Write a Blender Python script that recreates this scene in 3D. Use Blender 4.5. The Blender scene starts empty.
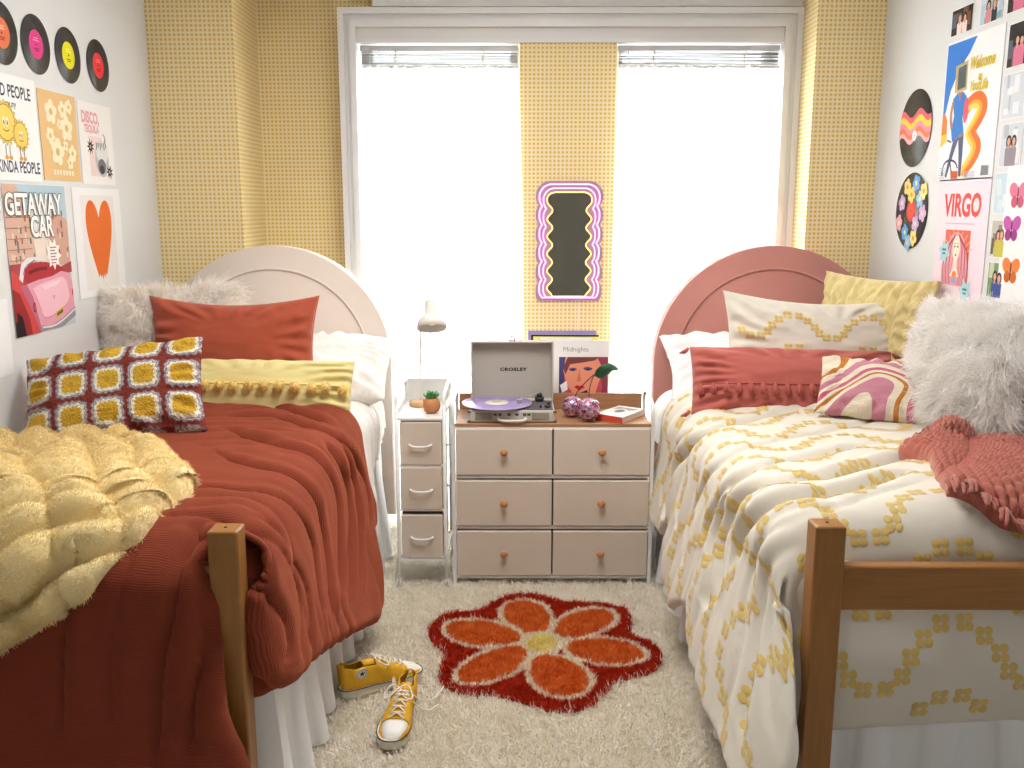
EXPO = 0.0; WORLD = 2.2; DAY = 50.0; FILL = 43.0; LY = 2.75
import bpy, bmesh, math, random
import numpy as np
from mathutils import Vector, Matrix
PI = math.pi
random.seed(7)
S = bpy.context.scene
COL = S.collection

# ------------------------------------------------------------------ helpers
def lin(c):
    out = []
    for v in c[:3]:
        v = v / 255.0
        out.append(v / 12.92 if v <= 0.04045 else ((v + 0.055) / 1.055) ** 2.4)
    return (out[0], out[1], out[2], 1.0)

MATS = {}
def N(nt, t, **kw):
    n = nt.nodes.new(t)
    for k, v in kw.items():
        setattr(n, k, v)
    return n

def mat(name, rgb, rough=0.6, metal=0.0, sheen=0.0, var=0.0, var_scale=30, bump=0.0, bump_scale=200, spec=0.5, trans=0.0, emis=None, alpha=None, stretch=None):
    """Principled material; var = lightness variation by noise, bump = noise bump."""
    if name in MATS: return MATS[name]
    m = bpy.data.materials.new(name); m.use_nodes = True
    nt = m.node_tree; b = nt.nodes['Principled BSDF']
    b.inputs['Base Color'].default_value = lin(rgb)
    b.inputs['Roughness'].default_value = rough
    b.inputs['Metallic'].default_value = metal
    b.inputs['Specular IOR Level'].default_value = spec
    if sheen: b.inputs['Sheen Weight'].default_value = sheen
    if trans: b.inputs['Transmission Weight'].default_value = trans
    if alpha is not None: b.inputs['Alpha'].default_value = alpha
    if emis:
        b.inputs['Emission Color'].default_value = lin(emis[0]); b.inputs['Emission Strength'].default_value = emis[1]
    tc = None
    if var or bump:
        tc = N(nt, 'ShaderNodeTexCoord'); src = tc.outputs['Object']
        if stretch:
            mp = N(nt, 'ShaderNodeMapping'); mp.inputs['Scale'].default_value = stretch
            nt.links.new(src, mp.inputs['Vector']); src = mp.outputs['Vector']
    if var:
        no = N(nt, 'ShaderNodeTexNoise'); no.inputs['Scale'].default_value = var_scale; no.inputs['Detail'].default_value = 4
        nt.links.new(src, no.inputs['Vector'])
        r = N(nt, 'ShaderNodeMapRange'); r.inputs[1].default_value = 0.3; r.inputs[2].default_value = 0.7
        r.inputs[3].default_value = 1 - var; r.inputs[4].default_value = 1 + var
        nt.links.new(no.outputs['Fac'], r.inputs[0])
        mx = N(nt, 'ShaderNodeVectorMath', operation='SCALE'); mx.inputs[0].default_value = lin(rgb)[:3]
        nt.links.new(r.outputs[0], mx.inputs['Scale']); nt.links.new(mx.outputs[0], b.inputs['Base Color'])
    if bump:
        no = N(nt, 'ShaderNodeTexNoise'); no.inputs['Scale'].default_value = bump_scale; no.inputs['Detail'].default_value = 3
        nt.links.new(src, no.inputs['Vector'])
        bp = N(nt, 'ShaderNodeBump'); bp.inputs['Strength'].default_value = bump; bp.inputs['Distance'].default_value = 0.004
        nt.links.new(no.outputs['Fac'], bp.inputs['Height']); nt.links.new(bp.outputs['Normal'], b.inputs['Normal'])
    MATS[name] = m
    return m

def fibre_mat(name, rgb, rgb2=None, scale=12, trans=0.4):
    """fibres: diffuse + translucent, colour varied between two by noise"""
    if name in MATS: return MATS[name]
    m = bpy.data.materials.new(name); m.use_nodes = True; nt = m.node_tree
    nt.nodes.remove(nt.nodes['Principled BSDF']); out = nt.nodes['Material Output']
    d = N(nt, 'ShaderNodeBsdfDiffuse'); t = N(nt, 'ShaderNodeBsdfTranslucent'); mx = N(nt, 'ShaderNodeMixShader')
    mx.inputs[0].default_value = trans
    c = N(nt, 'ShaderNodeMix', data_type='RGBA')
    c.inputs[6].default_value = lin(rgb); c.inputs[7].default_value = lin(rgb2 or rgb)
    tc = N(nt, 'ShaderNodeTexCoord'); no = N(nt, 'ShaderNodeTexNoise'); no.inputs['Scale'].default_value = scale; no.inputs['Detail'].default_value = 5
    r = N(nt, 'ShaderNodeMapRange'); r.inputs[1].default_value = 0.35; r.inputs[2].default_value = 0.65
    nt.links.new(tc.outputs['Object'], no.inputs['Vector']); nt.links.new(no.outputs['Fac'], r.inputs[0]); nt.links.new(r.outputs[0], c.inputs[0])
    for s in (d, t): nt.links.new(c.outputs[2], s.inputs['Color'])
    nt.links.new(d.outputs[0], mx.inputs[1]); nt.links.new(t.outputs[0], mx.inputs[2]); nt.links.new(mx.outputs[0], out.inputs['Surface'])
    MATS[name] = m
    return m

def tag(o, label=None, cat=None, group=None, kind=None):
    if label: o['label'] = label
    if cat: o['category'] = cat
    if group: o['group'] = group
    if kind: o['kind'] = kind
    return o

def thing(name, label, cat, loc=(0, 0, 0), rz=0.0, group=None):
    o = bpy.data.objects.new(name, None); o.empty_display_size = 0.05; COL.objects.link(o)
    o.location = loc; o.rotation_euler = (0, 0, rz)
    return tag(o, label, cat, group)

def link_mesh(name, me, mats, parent=None, loc=None, rot=None):
    if not isinstance(mats, (list, tuple)): mats = [mats]
    for m in mats: me.materials.append(m)
    o = bpy.data.objects.new(name, me); COL.objects.link(o)
    if parent is not None: o.parent = parent
    if loc is not None: o.location = loc
    if rot is not None: o.rotation_euler = rot
    return o

def np_mesh(name, V, F, mats, parent=None, smooth=True, midx=None, uv=None, loc=None, rot=None):
    """V (n,3), F (m,4) quads or (m,3) tris as numpy arrays"""
    V = np.asarray(V, np.float32); F = np.asarray(F, np.int32)
    me = bpy.data.meshes.new(name); k = F.shape[1]
    me.vertices.add(len(V)); me.vertices.foreach_set('co', V.ravel())
    me.loops.add(F.size); me.loops.foreach_set('vertex_index', F.ravel())
    me.polygons.add(len(F)); me.polygons.foreach_set('loop_start', np.arange(0, F.size, k, dtype=np.int32))
    me.polygons.foreach_set('loop_total', np.full(len(F), k, np.int32))
    if midx is not None: me.polygons.foreach_set('material_index', np.asarray(midx, np.int32))
    me.polygons.foreach_set('use_smooth', np.full(len(F), bool(smooth)))
    if uv is not None:
        l = me.uv_layers.new(name='UVMap'); l.data.foreach_set('uv', np.asarray(uv, np.float32)[F.ravel()].ravel())
    me.update(calc_edges=True); me.validate()
    return link_mesh(name, me, mats, parent, loc, rot)

def grid_faces(nu, nv, close_u=False):
    i = np.arange(nu if close_u else nu - 1); j = np.arange(nv - 1)
    I, J = np.meshgrid(i, j, indexing='ij'); I2 = (I + 1) % nu
    return np.stack([I * nv + J, I2 * nv + J, I2 * nv + J + 1, I * nv + J + 1], -1).reshape(-1, 4)

class MB:
    """collects shapes into one mesh"""
    def __init__(s): s.bm = bmesh.new(); s.M = Matrix.Identity(4)
    def _v(s, p): return s.bm.verts.new(s.M @ Vector(p))
    def face(s, vs, mi=0, smooth=False):
        try: f = s.bm.faces.new(vs)
        except ValueError: return
        f.material_index = mi; f.smooth = smooth
    def box(s, a, b, mi=0, bev=0.0):
        x0, y0, z0 = a; x1, y1, z1 = b
        n0 = len(s.bm.verts)
        v = [s._v(p) for p in ((x0,y0,z0),(x1,y0,z0),(x1,y1,z0),(x0,y1,z0),(x0,y0,z1),(x1,y0,z1),(x1,y1,z1),(x0,y1,z1))]
        fs = []
        for q in ((0,3,2,1),(4,5,6,7),(0,1,5,4),(1,2,6,5),(2,3,7,6),(3,0,4,7)):
            f = s.bm.faces.new([v[i] for i in q]); f.material_index = mi; fs.append(f)
        if bev:
            es = list({e for f in fs for e in f.edges})
            bmesh.ops.bevel(s.bm, geom=es, offset=bev, segments=3, profile=0.5, affect='EDGES', material=-1)
        return s
    def cyl(s, c, r, h, n=24, mi=0, r2=None, axis='z', cap=True):
        r2 = r if r2 is None else r2
        def p(a, rr, t):
            u, w = rr * math.cos(a), rr * math.sin(a)
            return {'z': (c[0]+u, c[1]+w, c[2]+t), 'y': (c[0]+u, c[1]+t, c[2]+w), 'x': (c[0]+t, c[1]+u, c[2]+w)}[axis]
        A = [s._v(p(2*PI*i/n, r, 0)) for i in range(n)]; B = [s._v(p(2*PI*i/n, r2, h)) for i in range(n)]
        for i in range(n): s.face([A[i], A[(i+1) % n], B[(i+1) % n], B[i]], mi, True)
        if cap: s.face(A[::-1], mi); s.face(B, mi)
        return s
    def lathe(s, c, prof, n=32, mi=0, axis=None):
        """prof list of (r, z)"""
        R = Matrix.Identity(3)
        if axis is not None: R = Vector((0,0,1)).rotation_difference(Vector(axis)).to_matrix()
        rings = []
        for r, z in prof:
            if r < 1e-5: rings.append([s._v(Vector(c) + R @ Vector((0, 0, z)))])
            else: rings.append([s._v(Vector(c) + R @ Vector((r*math.cos(2*PI*i/n), r*math.sin(2*PI*i/n), z))) for i in range(n)])
        for A, B in zip(rings, rings[1:]):
            for i in range(n):
                j = (i+1) % n
                if len(A) == 1 and len(B) == 1: continue
                if len(A) == 1: s.face([A[0], B[j], B[i]], mi, True)
                elif len(B) == 1: s.face([A[i], A[j], B[0]], mi, True)
                else: s.face([A[i], A[j], B[j], B[i]], mi, True)
        return s
    def tube(s, pts, r, n=8, mi=0, closed=False, cap=True, smooth_path=0):
        P = [Vector(p) for p in pts]
        for _ in range(smooth_path):
            Q = [P[0]] if not closed else []
            rng = range(len(P)) if closed else range(len(P)-1)
            for i in rng:
                a, b = P[i], P[(i+1) % len(P)]
                Q += [a*.75+b*.25, a*.25+b*.75]
            if not closed: Q.append(P[-1])
            P = Q
        m = len(P); rings = []; up = None
        for i in range(m):
            if closed: t = P[(i+1) % m] - P[i-1]
            else: t = P[min(i+1, m-1)] - P[max(i-1, 0)]
            if t.length < 1e-9: t = Vector((0,0,1))
            t.normalize()
            if up is None:
                up = Vector((0,0,1)) if abs(t.z) < .9 else Vector((1,0,0))
            up = up - t * up.dot(t)
            if up.length < 1e-6: up = t.orthogonal()
            up.normalize()
            sd = t.cross(up); rr = r(i/(m-1)) if callable(r) else r
            rings.append([s._v(P[i] + up*math.cos(2*PI*k/n)*rr + sd*math.sin(2*PI*k/n)*rr) for k in range(n)])
        rng = range(m) if closed else range(m-1)
        for i in rng:
            A, B = rings[i], rings[(i+1) % m]
            for k in range(n): s.face([A[k], A[(k+1) % n], B[(k+1) % n], B[k]], mi, True)
        if cap and not closed: s.face(rings[0][::-1], mi); s.face(rings[-1], mi)
        return s
    def prism(s, pts, y0, y1, mi=0, bev=0.0, plane='xz'):
        """pts polygon in plane, extruded along the third axis"""
        def p(q, t): return {'xz': (q[0], t, q[1]), 'xy': (q[0], q[1], t), 'yz': (t, q[0], q[1])}[plane]
        A = [s._v(p(q, y0)) for q in pts]; B = [s._v(p(q, y1)) for q in pts]; n = len(pts)
        fs = []
        for vs in [A[::-1], B] + [[A[i], A[(i+1) % n], B[(i+1) % n], B[i]] for i in range(n)]:
            f = s.bm.faces.new(vs); f.material_index = mi; fs.append(f)
        if bev:
            es = [e for e in {e for f in fs[:2] for e in f.edges}]
            bmesh.ops.bevel(s.bm, geom=es, offset=bev, segments=3, profile=0.5, affect='EDGES', material=-1)
        return s
    def sphere(s, c, r, nu=20, nv=12, mi=0, sc=(1,1,1)):
        prof = []
        rings = []
        for j in range(nv+1):
            th = PI*j/nv
            rings.append([s._v((c[0]+sc[0]*r*math.sin(th)*math.cos(2*PI*i/nu), c[1]+sc[1]*r*math.sin(th)*math.sin(2*PI*i/nu), c[2]-sc[2]*r*math.cos(th))) for i in range(nu)] if 0 < j < nv else [s._v((c[0], c[1], c[2]-sc[2]*r*math.cos(th)))])
        for A, B in zip(rings, rings[1:]):
            for i in range(nu):
                j = (i+1) % nu
                if len(A) == 1: s.face([A[0], B[j], B[i]], mi, True)
                elif len(B) == 1: s.face([A[i], A[j], B[0]], mi, True)
                else: s.face([A[i], A[j], B[j], B[i]], mi, True)
        return s
    def build(s, name, mats, parent=None, loc=None, rot=None, flat=False):
        bmesh.ops.recalc_face_normals(s.bm, faces=s.bm.faces)
        me = bpy.data.meshes.new(name)
        uvl = s.bm.loops.layers.uv.new('UVMap')
        for f in s.bm.faces:
            n = f.normal
            ax = max(range(3), key=lambda i: abs(n[i]))
            for l in f.loops:
                c = l.vert.co
                l[uvl].uv = (c.y, c.z) if ax == 0 else (c.x, c.z) if ax == 1 else (c.x, c.y)
        s.bm.to_mesh(me); s.bm.free()
        return link_mesh(name, me, mats, parent, loc, rot)

def structure(o): o['kind'] = 'structure'; return o

_rs = np.random.RandomState(11)
_TAB = _rs.rand(256, 256) * 2 - 1
def vn(x, y, seed=0):
    """smooth value noise in [-1, 1]"""
    x = np.asarray(x, float) + seed * 17.31; y = np.asarray(y, float) + seed * 9.77
    xi = np.floor(x).astype(int); yi = np.floor(y).astype(int); fx = x - xi; fy = y - yi
    fx = fx*fx*fx*(fx*(fx*6-15)+10); fy = fy*fy*fy*(fy*(fy*6-15)+10)
    a = _TAB[xi & 255, yi & 255]; b = _TAB[(xi+1) & 255, yi & 255]; c = _TAB[xi & 255, (yi+1) & 255]; d = _TAB[(xi+1) & 255, (yi+1) & 255]
    return (a*(1-fx)+b*fx)*(1-fy) + (c*(1-fx)+d*fx)*fy
def fbm(x, y, seed=0, o=3):
    r = 0; a = 1; t = 0
    for k in range(o): r = r + a*vn(x*2**k, y*2**k, seed+k*3); t += a; a *= .5
    return r / t
def sst(x, a, b):
    t = np.clip((np.asarray(x, float)-a)/(b-a), 0, 1); return t*t*(3-2*t)
def unit(v): return v / np.maximum(np.linalg.norm(v, axis=-1, keepdims=True), 1e-9)

def strands(name, P, Nn, lean, L, W, mats, parent=None, seed=1, rand=0.35, midx=None, segs=3):
    """ribbon fibres rooted at P (n,3), normals Nn, lean vectors (n,3), lengths L (n,), width W"""
    rs = np.random.RandomState(seed); n = len(P)
    Nn = unit(Nn + rs.randn(n, 3)*rand*.5); lean = lean + rs.randn(n, 3)*rand
    L = np.asarray(L)[:, None] * np.ones((n, 1))
    ts = np.linspace(0, 1, segs+1)
    side = unit(np.cross(Nn, rs.randn(n, 3)))
    cur = rs.randn(n, 3)*rand*.6
    V = np.zeros((n, segs+1, 2, 3))
    for k, t in enumerate(ts):
        c = P + Nn*L*(t - .35*t*t) + lean*L*t*t*.9 + cur*L*t*t*t*.6
        w = W*(1-.75*t**2)*.5
        V[:, k, 0] = c - side*w; V[:, k, 1] = c + side*w
    base = (np.arange(n)*(segs+1)*2)[:, None, None]
    k = np.arange(segs)[None, :, None]*2
    F = base + k + np.array([0, 1, 3, 2])[None, None, :]
    mi = None
    if midx is not None: mi = np.repeat(midx, segs)
    return np_mesh(name, V.reshape(-1, 3), F.reshape(-1, 4), mats, parent, smooth=True, midx=mi)

def text_mesh(s, size, bold=0.0, sx=1.0, align='CENTER', spacing=1.0):
    """returns list of polygons (verts 2d, faces) of a text"""
    cu = bpy.data.curves.new('t', 'FONT'); cu.body = s; cu.size = size; cu.offset = bold; cu.align_x = align; cu.align_y = 'CENTER'
    cu.space_character = spacing; cu.resolution_u = 3; cu.fill_mode = 'BOTH'
    o = bpy.data.objects.new('t', cu); COL.objects.link(o)
    dg = bpy.context.evaluated_depsgraph_get(); dg.update()
    me = bpy.data.meshes.new_from_object(o.evaluated_get(dg))
    vs = [(v.co.x*sx, v.co.y) for v in me.vertices]; fs = [tuple(p.vertices) for p in me.polygons]
    bpy.data.objects.remove(o); bpy.data.curves.remove(cu); bpy.data.meshes.remove(me)
    return vs, fs

class Flat:
    """a flat printed piece: local u right, v up, w out of the print; one mesh with layered shapes"""
    def __init__(s, outline, paper, thick=0.0012):
        s.bm = bmesh.new(); s.mats = []; s.z = thick; s.poly3(outline, paper, 0.0, thick)
    def mi(s, c):
        nm = 'print_%d_%d_%d' % tuple(c[:3]) + ('_g' if len(c) > 3 else '')
        m = mat(nm, c[:3], rough=.25 if len(c) > 3 else .7, spec=.5 if len(c) > 3 else .2)
        if m not in s.mats: s.mats.append(m)
        return s.mats.index(m)
    def poly3(s, pts, c, z0, z1):
        A = [s.bm.verts.new((p[0], p[1], z0)) for p in pts]; B = [s.bm.verts.new((p[0], p[1], z1)) for p in pts]; n = len(pts); mi = s.mi(c)
        for vs in [A[::-1], B] + [[A[i], A[(i+1) % n], B[(i+1) % n], B[i]] for i in range(n)]:
            f = s.bm.faces.new(vs); f.material_index = mi
    def poly(s, pts, c):
        s.z += .00004
        try:
            f = s.bm.faces.new([s.bm.verts.new((p[0], p[1], s.z)) for p in pts]); f.material_index = s.mi(c); f.normal_update()
            if f.normal.z < 0: f.normal_flip()
        except ValueError: pass
    def rect(s, x0, y0, x1, y1, c): s.poly([(x0,y0),(x1,y0),(x1,y1),(x0,y1)], c)
    def ell(s, x, y, a, b, c, rot=0, n=28):
        s.poly([(x+a*math.cos(t)*math.cos(rot)-b*math.sin(t)*math.sin(rot), y+a*math.cos(t)*math.sin(rot)+b*math.sin(t)*math.cos(rot)) for t in [2*PI*i/n for i in range(n)]], c)
    def burst(s, x, y, r, r2, n, c, rot=0, sy=1):
        s.poly([(x+(r if i % 2 else r2)*math.cos(PI*i/n+rot), y+sy*(r if i % 2 else r2)*math.sin(PI*i/n+rot)) for i in range(2*n)], c)
    def band(s, pts, w, c, sm=2):
        P = [Vector(p) for p in pts]; ws = w if isinstance(w, (list, tuple)) else [w]*len(P)
        for _ in range(sm):
            Q = [P[0]]; W2 = [ws[0]]
            for i in range(len(P)-1): Q += [P[i]*.75+P[i+1]*.25, P[i]*.25+P[i+1]*.75]; W2 += [ws[i]*.75+ws[i+1]*.25, ws[i]*.25+ws[i+1]*.75]
            Q.append(P[-1]); W2.append(ws[-1]); P = Q; ws = W2
        s.z += .00004; mi = s.mi(c); L = []
        for i in range(len(P)):
            t = (P[min(i+1, len(P)-1)]-P[max(i-1, 0)]).normalized(); nn = Vector((-t.y, t.x))*ws[i]*.5
            L.append((s.bm.verts.new((P[i].x+nn.x, P[i].y+nn.y, s.z)), s.bm.verts.new((P[i].x-nn.x, P[i].y-nn.y, s.z))))
        for a, b in zip(L, L[1:]):
            f = s.bm.faces.new([a[0], a[1], b[1], b[0]]); f.material_index = mi
    def flower(s, x, y, r, c, c2=None, n=5, rot=0, pr=.5):
        for k in range(n):
            a = rot+2*PI*k/n; s.ell(x+r*.58*math.cos(a), y+r*.58*math.sin(a), r*.5, r*pr*.8, c, a, 14)
        if c2: s.ell(x, y, r*.3, r*.3, c2, n=12)
    def text(s, t, x, y, size, c, bold=0.0, sx=1.0, shear=0.0, spacing=1.0):
        s.z += .00004; vs, fs = text_mesh(t, size, bold, sx, spacing=spacing); mi = s.mi(c)
        V = [s.bm.verts.new((x+a+shear*b, y+b, s.z)) for a, b in vs]
        for f in fs:
            try: g = s.bm.faces.new([V[i] for i in f]); g.material_index = mi
            except ValueError: pass
    def build(s, name, label, cat, M, group=None, parent=None):
        me = bpy.data.meshes.new(name); s.bm.to_mesh(me); s.bm.free()
        o = link_mesh(name, me, s.mats, parent)
        if parent is None: o.matrix_world = M
        else: o.matrix_basis = M
        if label: tag(o, label, cat, group)
        return o
def lrect(w, h): return [(-w/2,-h/2),(w/2,-h/2),(w/2,h/2),(-w/2,h/2)]
WX = 1.68
def on_left(y, z): # wall at X=-1.68; u -> +Y, v -> +Z, w -> +X
    return Matrix(((0,0,1,-WX+.0015),(1,0,0,y),(0,1,0,z),(0,0,0,1)))
def on_right(y, z): # u -> -Y, v -> Z, w -> -X
    return Matrix(((0,0,-1,WX-.0015),(-1,0,0,y),(0,1,0,z),(0,0,0,1)))
# ------------------------------------------------------------------ camera
cam_d = bpy.data.cameras.new('camera'); cam = bpy.data.objects.new('camera', cam_d); COL.objects.link(cam)
cam_d.sensor_width = 36; cam_d.lens = 930/1024*36; cam_d.clip_start = .05
cam.location = (0, 0, 1.59); cam.rotation_euler = (PI/2 - math.atan(176/930), 0, 3/930)
S.camera = cam
S.view_settings.view_transform = 'Standard'; S.view_settings.look = 'None'; S.view_settings.gamma = 1
S.view_settings.exposure = EXPO

# ------------------------------------------------------------------ room materials
wall_white = mat('wall_paint', (220, 221, 222), rough=.75, bump=.05, bump_scale=60)
trim_white = mat('trim_paint', (226, 226, 226), rough=.45)
def wallpaper():
    m = bpy.data.materials.new('cane_wallpaper'); m.use_nodes = True; nt = m.node_tree; b = nt.nodes['Principled BSDF']; L = nt.links.new
    b.inputs['Roughness'].default_value = .7
    uv = N(nt, 'ShaderNodeUVMap'); sc = N(nt, 'ShaderNodeVectorMath', operation='SCALE'); sc.inputs['Scale'].default_value = 1/.0203
    fr = N(nt, 'ShaderNodeVectorMath', operation='FRACTION'); sb = N(nt, 'ShaderNodeVectorMath', operation='SUBTRACT'); sb.inputs[1].default_value = (.5, .5, 0)
    ab = N(nt, 'ShaderNodeVectorMath', operation='ABSOLUTE'); ln = N(nt, 'ShaderNodeVectorMath', operation='LENGTH'); sp = N(nt, 'ShaderNodeSeparateXYZ')
    L(uv.outputs[0], sc.inputs[0]); L(sc.outputs[0], fr.inputs[0]); L(fr.outputs[0], sb.inputs[0]); L(sb.outputs[0], ab.inputs[0]); L(ab.outputs[0], ln.inputs[0]); L(ab.outputs[0], sp.inputs[0])
    dot = N(nt, 'ShaderNodeMapRange'); dot.inputs[1].default_value = .20; dot.inputs[2].default_value = .32; dot.inputs[3].default_value = 1; dot.inputs[4].default_value = 0
    L(ln.outputs['Value'], dot.inputs[0])
    mxx = N(nt, 'ShaderNodeMath', operation='MAXIMUM'); L(sp.outputs[0], mxx.inputs[0]); L(sp.outputs[1], mxx.inputs[1])
    line = N(nt, 'ShaderNodeMapRange'); line.inputs[1].default_value = .36; line.inputs[2].default_value = .48; L(mxx.outputs[0], line.inputs[0])
    c1 = N(nt, 'ShaderNodeMix', data_type='RGBA'); c1.inputs[6].default_value = lin((236, 214, 156)); c1.inputs[7].default_value = lin((244, 233, 198))
    L(line.outputs[0], c1.inputs[0])
    c2 = N(nt, 'ShaderNodeMix', data_type='RGBA'); c2.inputs[7].default_value = lin((222, 184, 98)); L(c1.outputs[2], c2.inputs[6]); L(dot.outputs[0], c2.inputs[0])
    L(c2.outputs[2], b.inputs['Base Color'])
    return m
paper = wallpaper()
YB = 4.45     # face of the corner chimney breasts
CZ = 2.78
# floor, walls, ceiling
MB().box((-1.78, -1.2, -.06), (1.78, 5.1, 0)).build('floor', mat('carpet_backing', (205, 200, 190), rough=.95, bump=.4, bump_scale=150))
structure(bpy.data.objects['floor'])
structure(MB().box((-1.78, -1.2, 0), (-1.68, 5.1, CZ)).build('wall_left', wall_white))
structure(MB().box((1.68, -1.2, 0), (1.78, 5.1, CZ)).build('wall_right', wall_white))
structure(MB().box((-1.78, -1.3, 0), (1.78, -1.2, CZ)).build('wall_front', wall_white))
structure(MB().box((-1.78, -1.2, CZ), (1.78, 5.1, CZ+.08)).build('ceiling', mat('ceiling_paint', (238, 236, 232), rough=.8)))
# papered chimney breasts in both corners, papered recess and pier
structure(MB().box((-1.68, YB, 0), (-1.285, 4.95, CZ)).build('wall_back_left', paper))
structure(MB().box((1.37, YB, 0), (1.68, 4.95, CZ)).build('wall_back_right', paper))
w = MB()
w.box((-1.285, 4.86, 0), (-.76, 4.95, CZ))
w.box((-.76, 4.86, 0), (1.37, 4.95, .10)); w.box((-.76, 4.86, 2.42), (1.37, 4.95, CZ))
w.box((1.285, 4.86, .10), (1.37, 4.95, 2.42))
structure(w.build('wall_back', paper))
structure(MB().box((.022, 4.68, 0), (.49, 4.95, 2.40)).build('wall_pier', paper))
# plastered header above the window bay
structure(MB().box((-.68, 4.69, 2.535), (1.37, 4.86, CZ)).build('trim_1', trim_white))
# window casing: moulded frame
def casing():
    m = MB()
    x0, x1, zt = -.845, 1.369, 2.525
    for k, (o, i, yf) in enumerate(((0, .028, 4.655), (.022, .062, 4.668), (.055, .085, 4.648))):
        m.box((x0+o, yf, 0), (x0+i, 4.86, zt-o)); m.box((x1-i, yf, 0), (x1-o, 4.86, zt-o))
        m.box((x0+o, yf-.001, zt-i*1.05), (x1-o, 4.86, zt-o))
    m.box((x0+.08, 4.672, 2.385), (x1-.08, 4.86, 2.445), bev=.004)
    m.box((x0+.08, 4.66, 2.367), (x1-.08, 4.86, 2.386))
    return m.build('trim_2', trim_white)
structure(casing())
m = MB(); m.box((.022, 4.10, .655), (.49, 4.68, .70), bev=.006)
for sx in (.05, .42): m.box((sx, 4.45, .45), (sx+.03, 4.68, .66))
structure(m.build('trim_3', trim_white))
structure(MB().box((-1.68, -1.2, 0), (-1.665, YB, .11), bev=.003).build('baseboard_left', trim_white))
structure(MB().box((1.665, -1.2, 0), (1.68, YB, .11), bev=.003).build('baseboard_right', trim_white))

glass = mat('window_glass', (245, 250, 250), rough=0.02, trans=1.0, spec=.3); glass.node_tree.nodes['Principled BSDF'].inputs['IOR'].default_value = 1.02
for n, (xa, xb) in enumerate(((-.76, .022), (.49, 1.285)), 1):
    t = thing('window_%d' % n, None, None, ((xa+xb)/2, 4.9, .1)); structure(t)
    hw = (xb-xa)/2-.001
    m = MB(); f = .045
    for a, b in (((-hw, -.03, 0), (-hw+f, .03, 2.32)), ((hw-f, -.03, 0), (hw, .03, 2.32)), ((-hw+f, -.03, 0), (hw-f, .03, f)), ((-hw+f, -.03, 2.32-f), (hw-f, .03, 2.32)), ((-hw+f, -.02, 1.14), (hw-f, .02, 1.18))):
        m.box(a, b, bev=.004)
    m.build('window_frame', trim_white, t)
    MB().box((-hw+f, -.003, f), (hw-f, .003, 1.14)).box((-hw+f, -.003, 1.18), (hw-f, .003, 2.32-f)).build('window_glass', glass, t)

# raised slatted blinds
blind_m = mat('blind_slat', (150, 152, 156), rough=.4, metal=.2); head_m = mat('blind_headrail', (196, 198, 202), rough=.4)
for n, (xa, xb, lab) in enumerate(((-.748, .016, 'raised grey slatted blind at the top of the window nearer the white headboard'), (.496, 1.276, 'raised grey slatted blind at the top of the window nearer the pink headboard'))):
    t = thing('window_blind', lab, 'blind', ((xa+xb)/2, 4.715, 2.268), group='raised window blinds'); hw = (xb-xa)/2
    MB().box((-hw, -.02, .065), (hw, .02, .092), bev=.003).build('headrail', head_m, t)
    m = MB(); rs = random.Random(n)
    for k in range(9):
        z = .006+k*.0064; dy = rs.uniform(-.003, .003)
        m.M = Matrix.Translation((0, dy, z)) @ Matrix.Rotation(rs.uniform(-.005, .005), 4, 'Y')
        m.box((-hw+.004, -.016, 0), (hw-.004, .016, .0022))
    m.build('slats', blind_m, t)
    MB().box((-hw+.003, -.017, -.008), (hw-.003, .017, .004), bev=.002).build('bottom_rail', head_m, t)
    for px in (-hw+.17, hw-.17):
        m = MB(); m.tube([(px, -.021, .09), (px+.004, -.022, .05), (px-.003, -.022, .02), (px, -.019, -.008)], .002, 5); m.tube([(px-.008, -.021, .075), (px+.008, -.024, .06), (px-.006, -.023, .03), (px+.006, -.022, .0)], .0025, 5)
        m.build('ladder_cord', mat('blind_cord', (200, 195, 180), rough=.8), t)
    m = MB(); m.tube([(-hw+.05, -.024, .085), (-hw+.045, -.03, -.05), (-hw+.04, -.028, -.32)], .0022, 6); m.build('tilt_wand', head_m, t)

# sheer curtains
def sheer():
    m = bpy.data.materials.new('sheer_voile'); m.use_nodes = True; nt = m.node_tree; nt.nodes.remove(nt.nodes['Principled BSDF']); out = nt.nodes['Material Output']
    d = N(nt, 'ShaderNodeBsdfDiffuse'); t = N(nt, 'ShaderNodeBsdfTranslucent'); tr = N(nt, 'ShaderNodeBsdfTransparent')
    for s in (d, t): s.inputs['Color'].default_value = (.95, .95, .95, 1)
    a = N(nt, 'ShaderNodeMixShader'); a.inputs[0].default_value = .6; b = N(nt, 'ShaderNodeMixShader'); b.inputs[0].default_value = .35
    nt.links.new(d.outputs[0], a.inputs[1]); nt.links.new(t.outputs[0], a.inputs[2]); nt.links.new(a.outputs[0], b.inputs[1]); nt.links.new(tr.outputs[0], b.inputs[2]); nt.links.new(b.outputs[0], out.inputs['Surface'])
    return m
voile = sheer()
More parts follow.
